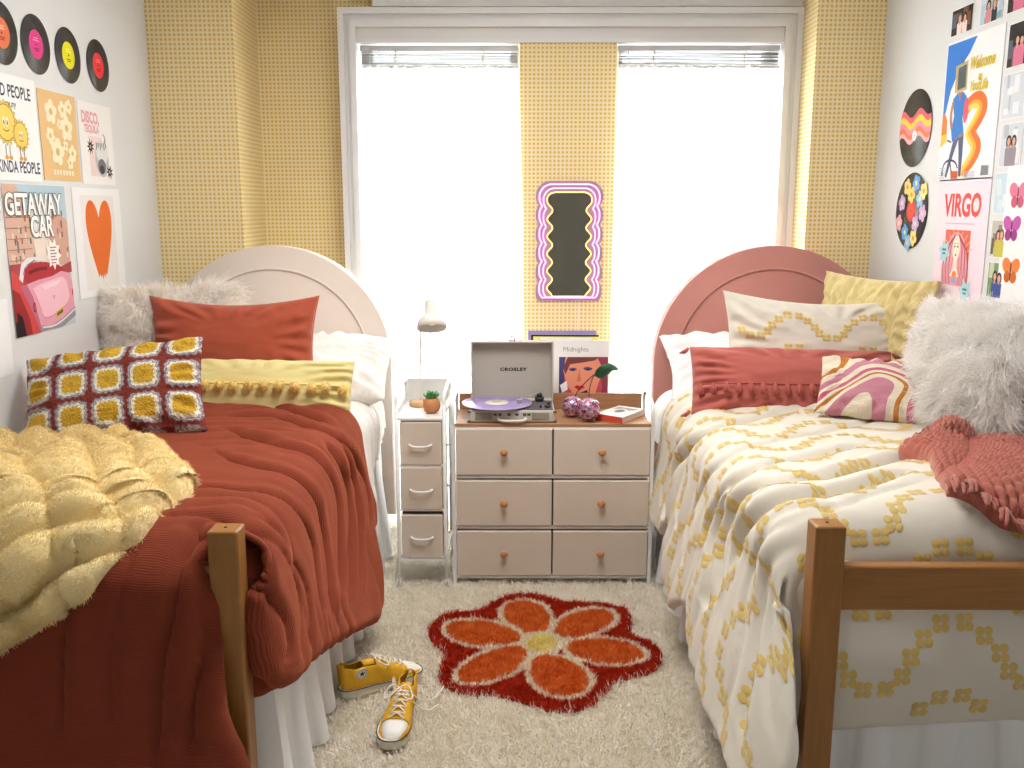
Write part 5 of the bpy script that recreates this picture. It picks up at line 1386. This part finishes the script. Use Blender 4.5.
# ------------------------------------------------------------------ things on the walls
def vinyl(name, label, M, r, lab_c, group, hole=True):
    t = thing(name, label, 'record', group=group); t.matrix_world = M
    vin = mat('black_vinyl', (44, 44, 46), rough=.35, spec=.6)
    MB().lathe((0, 0, 0), [(0, 0), (r, 0), (r+.0006, .001), (r, .002), (0, .002)], 64).build('disc', vin, t)
    m = MB()
    for k in range(7): rr = r*(.50+.07*k); m.tube([(rr*math.cos(a*PI/36), rr*math.sin(a*PI/36), .002) for a in range(72)], .0004, 4, closed=True)
    m.build('grooves', mat('vinyl_groove', (70, 70, 74), rough=.3), t)
    return t
def art_part(F_, parent, name): return F_.build(name, None, None, Matrix.Identity(4), parent=parent)
sing = ((3.19, (226, 120, 84), 'black record with a salmon label, cut by the left edge of the photo'), (3.413, (222, 68, 138), 'black record with a pink label on the wall above the smiling sun poster'), (3.652, (232, 222, 40), 'black record with a yellow label on the wall above the disco poster'), (3.907, (232, 60, 62), 'black record with a red label, nearest the papered corner'))
for y, c, lab in sing:
    t = vinyl('vinyl_record', lab, on_left(y, 2.152), .100, c, 'small records on the wall above the cream headboard bed')
    F_ = Flat([(.049*math.cos(2*PI*i/40), .049*math.sin(2*PI*i/40)) for i in range(40)], c, .0005)
    dk = tuple(int(v*.45) for v in c); lt = tuple(min(255, v+90) for v in c)
    for k, (w, yy) in enumerate(((.030, .022), (.044, .014), (.036, -.014), (.026, -.021))): F_.rect(-w/2, yy-.0016, w/2, yy+.0016, lt if k < 2 else dk)
    F_.ell(0, 0, .004, .004, (30, 30, 30), n=12)
    o = art_part(F_, t, 'record_label'); o.location = (0, 0, .0022)

# kind people poster
G = 'posters on the wall by the cream headboard bed'
F_ = Flat(lrect(.33, .345), (238, 238, 238)); nv = (62, 70, 96)
F_.text('KIND PEOPLE', -.005, .118, .056, nv, .0012, .80); F_.text('are my', -.005, .078, .030, nv, .0006, .8, .15); F_.text('KINDA PEOPLE', .015, -.128, .054, nv, .0012, .76)
def sunny(x, y, r, seed):
    F_.burst(x, y, r*1.22, r*1.02, 18, (120, 96, 50)); F_.burst(x, y, r*1.18, r*1.0, 18, (226, 190, 84)); F_.ell(x, y, r*.96, r*.96, (120, 96, 50)); F_.ell(x, y, r*.92, r*.92, (238, 206, 104))
    for s_ in (-1, 1): F_.ell(x+s_*r*.16, y+r*.05, r*.10, r*.24, (250, 250, 246)); F_.ell(x+s_*r*.16, y+r*.0, r*.06, r*.14, (50, 50, 60))
    F_.band([(x-r*.3, y-r*.35), (x, y-r*.48), (x+r*.3, y-r*.35)], r*.05, (70, 50, 40))
sunny(-.048, .015, .062, 1); sunny(.042, -.02, .045, 2)
for x in (-.06, -.035, .03, .055): F_.band([(x, -.055), (x-.004, -.08), (x+.002, -.095)], .004, (70, 60, 50), 1); F_.ell(x, -.098, .012, .007, (214, 170, 80))
F_.build('wall_poster', 'white poster with two smiling suns and navy KIND PEOPLE lettering', 'poster', on_left(3.21, 1.852), G)
# tan flower poster
F_ = Flat(lrect(.285, .315), (226, 188, 132)); cr_ = (240, 230, 196)
for x, y, r, s_ in ((-.055, .085, .042, .2), (.035, .10, .030, .5), (.085, .115, .026, .1), (.055, .035, .046, .3), (-.075, .0, .030, .8), (.0, .045, .018, .2), (-.03, -.055, .048, .1), (.035, -.03, .020, .6), (.085, -.055, .030, .2), (.06, -.09, .024, .4), (-.05, -.015, .016, 0)):
    F_.flower(x, y, r, cr_, (214, 184, 120), 5 if r > .02 else 4, s_, .55)
F_.text('FLEURS', .01, -.128, .030, cr_, .002, 1.1) if False else [F_.rect(-.075+k*.023, -.138, -.075+k*.023+.017, -.120, cr_) for k in range(7)]
F_.build('wall_poster', 'tan poster printed with cream flowers beside the smiling sun poster', 'poster', on_left(3.532, 1.847), G)
# disco poster
F_ = Flat(lrect(.30, .315), (236, 234, 232)); pk_ = (226, 160, 168)
F_.text('DISCO,', -.045, .098, .060, pk_, .003, .8); F_.text('TEQUILA', -.04, .056, .040, pk_, .002, .8)
F_.rect(-.075, -.125, .06, .03, (236, 214, 214)); F_.ell(.06, .022, .020, .022, (150, 150, 150)); F_.ell(.055, .026, .014, .015, (236, 236, 236))
F_.ell(.035, -.055, .062, .072, (190, 190, 190)); F_.ell(.04, -.03, .055, .045, (222, 222, 220)); F_.ell(.03, -.085, .036, .030, (120, 120, 122)); F_.ell(.028, -.098, .022, .018, (70, 70, 72))
for i in range(6): F_.rect(-.012+i*.017, -.02+(.01 if i % 2 else 0), -.004+i*.017, .008, (110, 110, 110))
for x, y in ((-.062, -.012), (.098, -.105)): F_.burst(x, y, .034, .014, 9, (36, 34, 36)); F_.ell(x, y, .008, .008, (170, 166, 166), n=10)
F_.build('wall_poster', 'white poster with a grey disco ball and pink lettering below the red label record', 'poster', on_left(3.84, 1.840), G)
# getaway car poster
F_ = Flat(lrect(.43, .51), (196, 206, 212)); W2, H2 = .215, .255
F_.poly([(-W2, H2), (W2, H2), (W2, 0), (-W2, 0)], (176, 200, 212))
F_.ell(.02, .12, .09, .10, (222, 226, 228)); 
F_.poly([(-W2, -.03), (-W2, H2), (-.13, H2), (-.05, .13), (-.03, -.03)], (214, 178, 158)); F_.poly([(.06, -.03), (.075, .12), (.12, .17), (W2, .13), (W2, -.03)], (206, 164, 146)); F_.poly([(-.03, -.03), (-.04, .10), (.07, .12), (.07, -.03)], (232, 218, 206))
rs = random.Random(8)
for k in range(46):
    x = rs.uniform(-.21, -.05) if k < 30 else rs.uniform(.08, .205); y = rs.uniform(-.01, .15 if x > -.1 else .2)
    F_.rect(x, y, x+.010, y+.020, rs.choice(((150, 110, 104), (232, 206, 190), (176, 120, 100), (120, 110, 120))))
for k in range(5): F_.rect(-W2, .0+k*.036, -.06+.0*k, .003+k*.036, (166, 128, 112))
F_.poly([(-W2, -.01), (.0, -.01), (.06, -.05), (W2, -.02), (W2, -.06), (-W2, -.10)], (166, 70, 74))
# red car
F_.poly([(-W2, -.03), (-.16, -.05), (-.11, -.12), (-.06, -.20), (-.05, -H2), (-W2, -H2)], (206, 74, 70)); F_.poly([(-W2, -.09), (-.17, -.11), (-.12, -.20), (-.11, -H2), (-W2, -H2)], (150, 40, 44)); F_.poly([(-.20, -.17), (-.165, -.19), (-.15, -H2), (-.205, -H2)], (36, 26, 30)); F_.poly([(-W2, -.20), (-.19, -.21), (-.18, -H2), (-W2, -H2)], (30, 22, 26))
# pink convertible, boot towards the viewer
pink = (226, 158, 176); pd = (190, 104, 130); pl = (240, 190, 204)
F_.poly([(-.15, -.045), (-.14, -.02), (.02, -.012), (.12, -.030), (.16, -.055), (.07, -.075), (-.10, -.085)], (176, 50, 58)); F_.band([(-.10, -.045), (-.04, -.035), (.03, -.035)], .012, (120, 34, 44), 1); F_.poly([(-.165, -.06), (-.145, -.012), (-.10, .008), (-.02, .008), (.0, .0), (-.08, -.008), (-.125, -.03), (-.145, -.075)], (226, 224, 228)); F_.band([(-.14, -.05), (-.12, -.02), (-.05, -.002)], .004, (120, 120, 130), 1)
F_.poly([(-.165, -.085), (-.12, -.082), (-.04, -.072), (.06, -.066), (.13, -.052), (.19, -.062), (.21, -.10), (.213, -.20), (.02, -.245), (-.05, -.25), (-.075, -.20), (-.12, -.14)], pink)
F_.poly([(-.165, -.085), (-.12, -.082), (-.085, -.13), (-.045, -.25), (-.06, -.25), (-.085, -.20), (-.125, -.14)], pd)
F_.poly(chaikin([(-.085, -.10), (-.02, -.085), (.07, -.078), (.14, -.070), (.175, -.10), (.185, -.165), (.10, -.195), (.01, -.212), (-.03, -.205), (-.05, -.15)], 2), pl); F_.band([(-.085, -.10), (-.05, -.15), (-.03, -.205), (.01, -.212), (.10, -.195), (.185, -.165), (.175, -.10)], .0022, pd, 1)
F_.poly([(-.02, -.095), (.07, -.086), (.13, -.082), (.09, -.10), (.0, -.11)], (246, 210, 220))
F_.band([(.055, -.135), (.060, -.150), (.065, -.135)], .003, (120, 80, 110), 0)
F_.ell(-.082, -.165, .010, .018, (90, 40, 50)); F_.ell(-.081, -.165, .006, .012, (220, 70, 60)); F_.ell(.204, -.135, .005, .014, (220, 70, 60))
F_.poly([(-.055, -H2+.003), (-.045, -.232), (.02, -.242), (.12, -.222), (.2145, -.190), (.2145, -.225), (.12, -H2+.003)], (150, 148, 156)); F_.band([(-.04, -.240), (.04, -.246), (.12, -.230), (.212, -.200)], .006, (230, 228, 232), 1)
F_.poly([(.06, -.222), (.065, -.196), (.125, -.180), (.122, -.206)], (214, 186, 96)); F_.poly([(.07, -.214), (.072, -.201), (.118, -.189), (.116, -.202)], (110, 92, 60))
F_.burst(.085, .012, .058, .038, 9, (240, 236, 232), .2)
for k in range(6): F_.rect(.062, .034-k*.011, .062+.046-.01*(k % 2), .038-k*.011, (170, 100, 110))
for txt, x, y, s_ in (('GETAWAY', -.02, .185, .100), ('CAR', .02, .108, .100)):
    F_.text(txt, x, y, s_, (120, 116, 120), .0062, .80); F_.text(txt, x, y, s_, (240, 240, 238), .0028, .80)
F_.build('wall_poster', 'poster of a pink convertible in a city street, lettered GETAWAY CAR', 'poster', on_left(3.313, 1.414), G)
# heart poster
F_ = Flat(lrect(.43, .425), (236, 236, 238)); F_.poly(lrect(.30, .37), (230, 226, 222))
def heart(sc, dx=0, dy=0):
    o = []
    L_ = [(0, .085), (.018, .125), (.045, .150), (.075, .155), (.100, .138), (.115, .105), (.118, .06), (.108, .01), (.088, -.045), (.062, -.10), (.042, -.140)]
    L2 = chaikin(L_, 2)
    r_ = [(x*sc+dx, y*sc+dy) for x, y in L2]; brush = [(.034, -.150), (.028, -.138), (.018, -.158), (.010, -.142), (.0, -.165), (-.008, -.142), (-.018, -.156), (-.026, -.138), (-.034, -.152)]
    return r_ + [(x*sc+dx, y*sc+dy) for x, y in brush] + [(-x+dx, y) for x, y in [(p[0]-dx, p[1]) for p in r_[::-1]]][:-1]
F_.poly(heart(1.0, .0, .012), (224, 112, 48))
F_.build('wall_poster', 'white poster with one tall painted orange heart above the fur cushion', 'poster', on_left(3.80, 1.455), G)
F_ = Flat(lrect(.36, .25), (234, 235, 240)); F_.rect(-.16, -.09, .10, .10, (226, 222, 230)); F_.ell(-.06, .01, .05, .05, (216, 190, 200))
F_.build('wall_poster', 'pale poster below the car poster, cut by the left edge of the photo', 'poster', on_left(2.884, 1.172), G)

# ---- right wall: records
t = vinyl('vinyl_record', 'black record painted with pink, yellow and orange waves on the wall', on_right(4.035, 1.918), .158, None, 'painted records on the wall by the pink headboard'); r = .158
F_ = None
def wave_band(F_, y0, y1, c, amp=.016, ph=0):
    n = 40; up = []; dn = []
    for i in range(n+1):
        x = -r+2*r*i/n; lim = math.sqrt(max(0, (r*.998)**2-x*x)); f = lambda y: max(-lim, min(lim, y+amp*math.sin(x*38+ph)))
        up.append((x, f(y1))); dn.append((x, f(y0)))
    F_.poly(up+dn[::-1][1:-1], c)
F_ = Flat([(.02*math.cos(2*PI*i/20), .02*math.sin(2*PI*i/20)) for i in range(20)], (60, 60, 62), .0002)
for y1, y0, c in ((.062, .038, (226, 104, 116)), (.038, .012, (240, 206, 76)), (.012, -.010, (232, 150, 176)), (-.010, -.030, (236, 132, 72)), (-.030, -.048, (240, 176, 190))): wave_band(F_, y0, y1, c)
F_.ell(0, -.03, .022, .022, (244, 240, 240)); F_.ell(0, -.03, .003, .003, (40, 40, 40), n=10)
o = art_part(F_, t, 'painted_waves'); o.location = (0, 0, .0022)
t = vinyl('vinyl_record', 'black record painted with small coloured flowers and a red centre', on_right(4.01, 1.578), .158, None, 'painted records on the wall by the pink headboard')
F_ = Flat([(.045*math.cos(2*PI*i/30), .045*math.sin(2*PI*i/30)) for i in range(30)], (220, 70, 62), .0004); F_.ell(0, 0, .004, .004, (40, 30, 30), n=10); F_.ell(0, 0, .03, .03, (228, 92, 80)); F_.ell(0, 0, .004, .004, (40, 30, 30), n=10)
for x, y, c in ((.035, .120, (112, 168, 226)), (-.055, .105, (240, 214, 130)), (-.005, .070, (238, 216, 110)), (-.100, .035, (206, 178, 222)), (.085, .050, (150, 196, 226)), (.12, .085, (238, 222, 140)), (-.118, -.055, (232, 170, 190)), (-.045, -.095, (110, 170, 224)), (.06, -.055, (204, 178, 224)), (.125, -.01, (216, 176, 222)), (.05, -.118, (240, 218, 130)), (-.005, -.14, (150, 190, 226))):
    F_.flower(x*.95, y*.95, .034, c, (236, 226, 150) if c[0] < 236 else (226, 150, 90), 5, x*20, .55)
o = art_part(F_, t, 'painted_flowers'); o.location = (0, 0, .0022)

# television head poster
G2 = 'posters on the wall by the pink headboard bed'
F_ = Flat(lrect(.435, .52), (238, 238, 240)); W2, H2 = .2175, .26
F_.poly([(-W2+.006, H2-.008), (.02, H2-.008), (-.03, .20), (-.10, .155), (-.16, .08), (-.19, .0), (-W2+.006, -.02)], (58, 126, 214))
F_.poly([(-W2+.006, -.01), (-.195, -.0), (-.17, -.03), (-.165, -.08), (-W2+.006, -.09)], (236, 130, 60)); F_.poly([(-W2+.006, -.085), (-.165, -.08), (-.16, -.11), (-W2+.006, -.13)], (240, 196, 70))
pth = [(-.05, -.02), (.0, .015), (.07, .035), (.12, .0), (.09, -.04), (.03, -.085), (.06, -.115), (.10, -.145), (.06, -.19), (.02, -.215), (.01, -.245)]
F_.band(pth, [.05, .055, .05, .055, .055, .05, .05, .055, .05, .045, .04], (226, 116, 48), 3)
F_.band([(x-.022, y-.018 if i < 3 else y) for i, (x, y) in enumerate(pth)], .024, (238, 168, 66), 3); F_.band([(x-.04, y-.028 if i < 3 else y-.003) for i, (x, y) in enumerate(pth)], .018, (238, 208, 92), 3)
# figure
sk = (186, 124, 96); st = (92, 100, 128); bl = (62, 128, 206)
F_.band([(-.075, -.09), (-.115, -.17), (-.145, -.245)], [.040, .026, .016], st, 1); F_.band([(-.045, -.09), (-.035, -.17), (-.03, -.245)], [.044, .030, .018], st, 1)
F_.band([(-.085, -.075), (-.07, -.10)], .034, sk, 0); F_.band([(-.05, -.075), (-.045, -.10)], .034, sk, 0)
F_.poly([(-.135, .045), (-.10, .065), (-.055, .065), (-.025, .045), (-.03, .0), (-.045, -.03), (-.025, -.085), (-.075, -.10), (-.115, -.115), (-.13, -.07), (-.115, -.02)], bl); F_.poly([(-.095, .066), (-.062, .066), (-.078, .03)], sk)
F_.band([(-.13, .035), (-.145, -.02), (-.125, -.065)], .018, sk, 1); F_.band([(-.03, .03), (-.012, -.01), (-.028, -.05)], .017, sk, 1); F_.ell(-.022, -.005, .020, .045, (224, 92, 110))
F_.poly([(-.125, .065), (-.13, .165), (-.035, .175), (-.03, .07)], (196, 176, 120)); F_.poly([(-.105, .075), (-.108, .155), (-.045, .162), (-.042, .08)], (84, 96, 100)); F_.band([(-.08, .17), (-.095, .20)], .003, (90, 80, 60), 0); F_.band([(-.07, .17), (-.05, .195)], .003, (90, 80, 60), 0)
F_.band([(-.18, -.225), (-.165, -.19), (-.12, -.18), (-.07, -.19), (-.05, -.215)], .008, (70, 78, 106), 2); F_.band([(-.12, -.18), (-.10, -.225)], .008, (70, 78, 106), 1); F_.ell(-.175, -.232, .008, .010, (70, 78, 106)); F_.ell(-.096, -.232, .008, .010, (70, 78, 106))
F_.band([(-.155, -.105), (-.12, -.115)], .006, (50, 50, 66), 0); F_.rect(-.10, -.253, -.045, -.225, (206, 96, 50))
for k in range(5):
    F_.rect(-.205, -.212-k*.009, -.15, -.209-k*.009, (170, 184, 206)); F_.rect(-.0, -.232-k*.005, .09, -.230-k*.005, (170, 184, 206))
for k in range(7): F_.rect(.135+k*.008, -.248, .139+k*.008, -.212, (110, 110, 124))
yt = (226, 196, 56)
for txt, x, y, s_ in (('Welcome', .075, .155, .062), ('to', .07, .105, .040), ('Your', .035, .075, .052), ('Life', .10, .072, .052)): F_.text(txt, x, y, s_, yt, .0022, .75, .25)
F_.build('wall_poster', 'poster of a blue dressed figure with a television for a head and orange swirls', 'poster', on_right(3.572, 1.953), G2)
# VIRGO poster
F_ = Flat(lrect(.405, .46), (238, 218, 228)); rd = (222, 82, 74)
F_.text('VIRGO', .0, .128, .115, rd, .0042, .84); F_.rect(-.125, .062, .105, .066, (236, 170, 170))
F_.rect(-.115, -.16, .085, .040, (226, 108, 84)); F_.rect(-.105, -.15, .075, .030, (236, 150, 130)) if False else None
for k in range(9): F_.band([(-.015, -.06), (-.015+.13*math.cos(.35+k*.30), -.06+.13*math.sin(.35+k*.30)*.78)], .004, (240, 186, 150), 0)
ink_ = (96, 52, 60)
F_.poly(chaikin([(-.115, -.17), (-.13, -.09), (-.10, -.03), (-.07, .02), (-.02, .036), (.03, .02), (.055, -.03), (.085, -.10), (.075, -.17)], 2), (232, 160, 170))
for s_ in (-1, 1):
    for k in range(7):
        x = -.017+s_*(.030+k*.0125); F_.band([(-.017+s_*.012, .026), (x, -.01-k*.006), (x+s_*.006*(1 if k % 2 else -1.2), -.07), (x+s_*.006, -.12), (x-s_*.004, -.165)], .0028, ink_ if k % 2 else (206, 84, 104), 2)
F_.ell(-.017, -.028, .030, .048, (244, 226, 208)); F_.poly([(-.03, -.065), (-.004, -.065), (-.002, -.105), (.02, -.135), (-.055, -.135), (-.034, -.105)], (244, 226, 208))
for s_ in (-1, 1): F_.ell(-.017+s_*.012, -.022, .006, .004, ink_, n=12); F_.band([(-.017+s_*.005, -.010), (-.017+s_*.020, -.012)], .002, ink_, 0)
F_.ell(-.017, -.054, .007, .0042, rd, n=12); F_.ell(-.017, -.128, .018, .014, (234, 140, 66)); F_.rect(-.035, -.160, .003, -.142, (150, 170, 214))
for x, y in ((-.115, -.045), (.078, -.185)):
    F_.burst(x, y, .052, .030, 6, (176, 214, 222), .3); F_.rect(x-.018, y+.004, x+.016, y+.012, (70, 130, 150)); F_.rect(x-.014, y-.010, x+.012, y-.003, (70, 130, 150))
F_.build('wall_poster', 'pink poster lettered VIRGO in red over a drawn long-haired woman', 'poster', on_right(3.556, 1.468), G2)
# butterfly poster at the frame's right edge
F_ = Flat(lrect(.42, .46), (240, 238, 240))
for x, y, c in ((-.13, .13, (226, 120, 150)), (-.15, .02, (190, 90, 170)), (-.13, -.12, (232, 130, 60)), (.05, .06, (120, 150, 210)), (.10, -.09, (226, 180, 80))):
    for s_ in (-1, 1): F_.ell(x+s_*.028, y+.018, .030, .024, c, s_*.6); F_.ell(x+s_*.020, y-.020, .020, .020, tuple(max(0, v-30) for v in c), s_*.3)
    F_.ell(x, y, .004, .034, (60, 46, 60), n=12)
F_.build('wall_poster', 'white poster of watercolour butterflies, cut by the right edge of the photo', 'poster', on_right(3.04, 1.50), G2)

# snapshots
def photo(seed, pal, w=.155, h=.10, people=2, soft=False):
    F_ = Flat(lrect(w, h), (236, 236, 236), .0008); rs = random.Random(seed); a, b = w/2-.003, h/2-.003
    F_.rect(-a, -b, a, b, pal[0])
    for k in range(7):
        x = rs.uniform(-a, a*.6); x2 = min(a, x+rs.uniform(.01, .04)); y = rs.uniform(-b, b*.4); F_.rect(x, y, x2, min(b, y+rs.uniform(.02, .06)), rs.choice(pal[1:4]))
    if not soft:
        for k in range(people):
            x = -a*.5+a*1.0*(k+.5)/people+rs.uniform(-.004, .004); hh = b*rs.uniform(.15, .35); hair = rs.choice(((56, 38, 32), (120, 84, 56), (40, 30, 30)))
            F_.ell(x, hh*.6, .017, .022, hair); F_.poly([(x-.018, -b), (x-.020, -b*.2), (x-.008, -.002), (x+.008, -.002), (x+.020, -b*.2), (x+.018, -b)], rs.choice(pal[4:])); F_.ell(x, hh*.6, .010, .013, (214, 166, 144)); F_.poly([(x-.006, -.012), (x+.006, -.012), (x+.004, .004), (x-.004, .004)], (206, 156, 134))
    return F_
night = ((52, 44, 46), (90, 96, 110), (120, 84, 50), (40, 56, 66), (226, 196, 200), (216, 120, 150), (236, 220, 210))
sea = ((176, 196, 214), (120, 170, 180), (150, 130, 150), (206, 206, 216), (214, 140, 136), (190, 110, 110), (60, 56, 60))
green = ((120, 148, 100), (70, 110, 60), (196, 206, 180), (150, 140, 120), (196, 90, 140), (70, 90, 150), (230, 226, 220))
pale = ((206, 212, 220), (226, 230, 234), (180, 186, 196), (236, 226, 226), (214, 170, 180), (200, 200, 214), (150, 140, 150))
autumn = ((190, 190, 182), (140, 130, 110), (226, 226, 222), (110, 90, 70), (60, 70, 120), (186, 60, 60), (200, 190, 80))
blue = ((196, 216, 228), (226, 236, 240), (170, 196, 214), (214, 226, 226), (200, 200, 214), (220, 220, 226), (236, 236, 236))
G3 = 'snapshots on the wall by the pink headboard bed'
for (y, z, w, h, pal, seed, lab, soft) in (
    (3.690, 2.282, .170, .098, night, 1, 'small dark night snapshot at the top, nearest the papered corner', False),
    (3.470, 2.285, .160, .105, sea, 2, 'snapshot of two people by blue water at the top, above the television head poster', False),
    (3.285, 2.290, .150, .105, night, 3, 'small dim snapshot at the very top by the right edge of the photo', False),
    (3.255, 2.128, .150, .145, night, 4, 'dark party snapshot beside the top of the television head poster', False),
    (3.262, 1.962, .150, .150, pale, 5, 'pale silvery snapshot beside the swirls of the television head poster', True),
    (3.250, 1.800, .140, .145, pale, 6, 'pale pinkish snapshot between the silvery one and the icy blue one', False),
    (3.262, 1.640, .135, .140, blue, 7, 'icy blue snapshot beside the VIRGO lettering', True),
    (3.262, 1.485, .125, .130, autumn, 8, 'snapshot of people in a bright wood, below the icy blue one', False),
    (3.258, 1.342, .125, .125, green, 9, 'green garden snapshot, lowest of the column above the fur cushion', False)):
    photo(seed, pal, w, h, 2, soft).build('snapshot', lab, 'photo', on_right(y, z), G3)
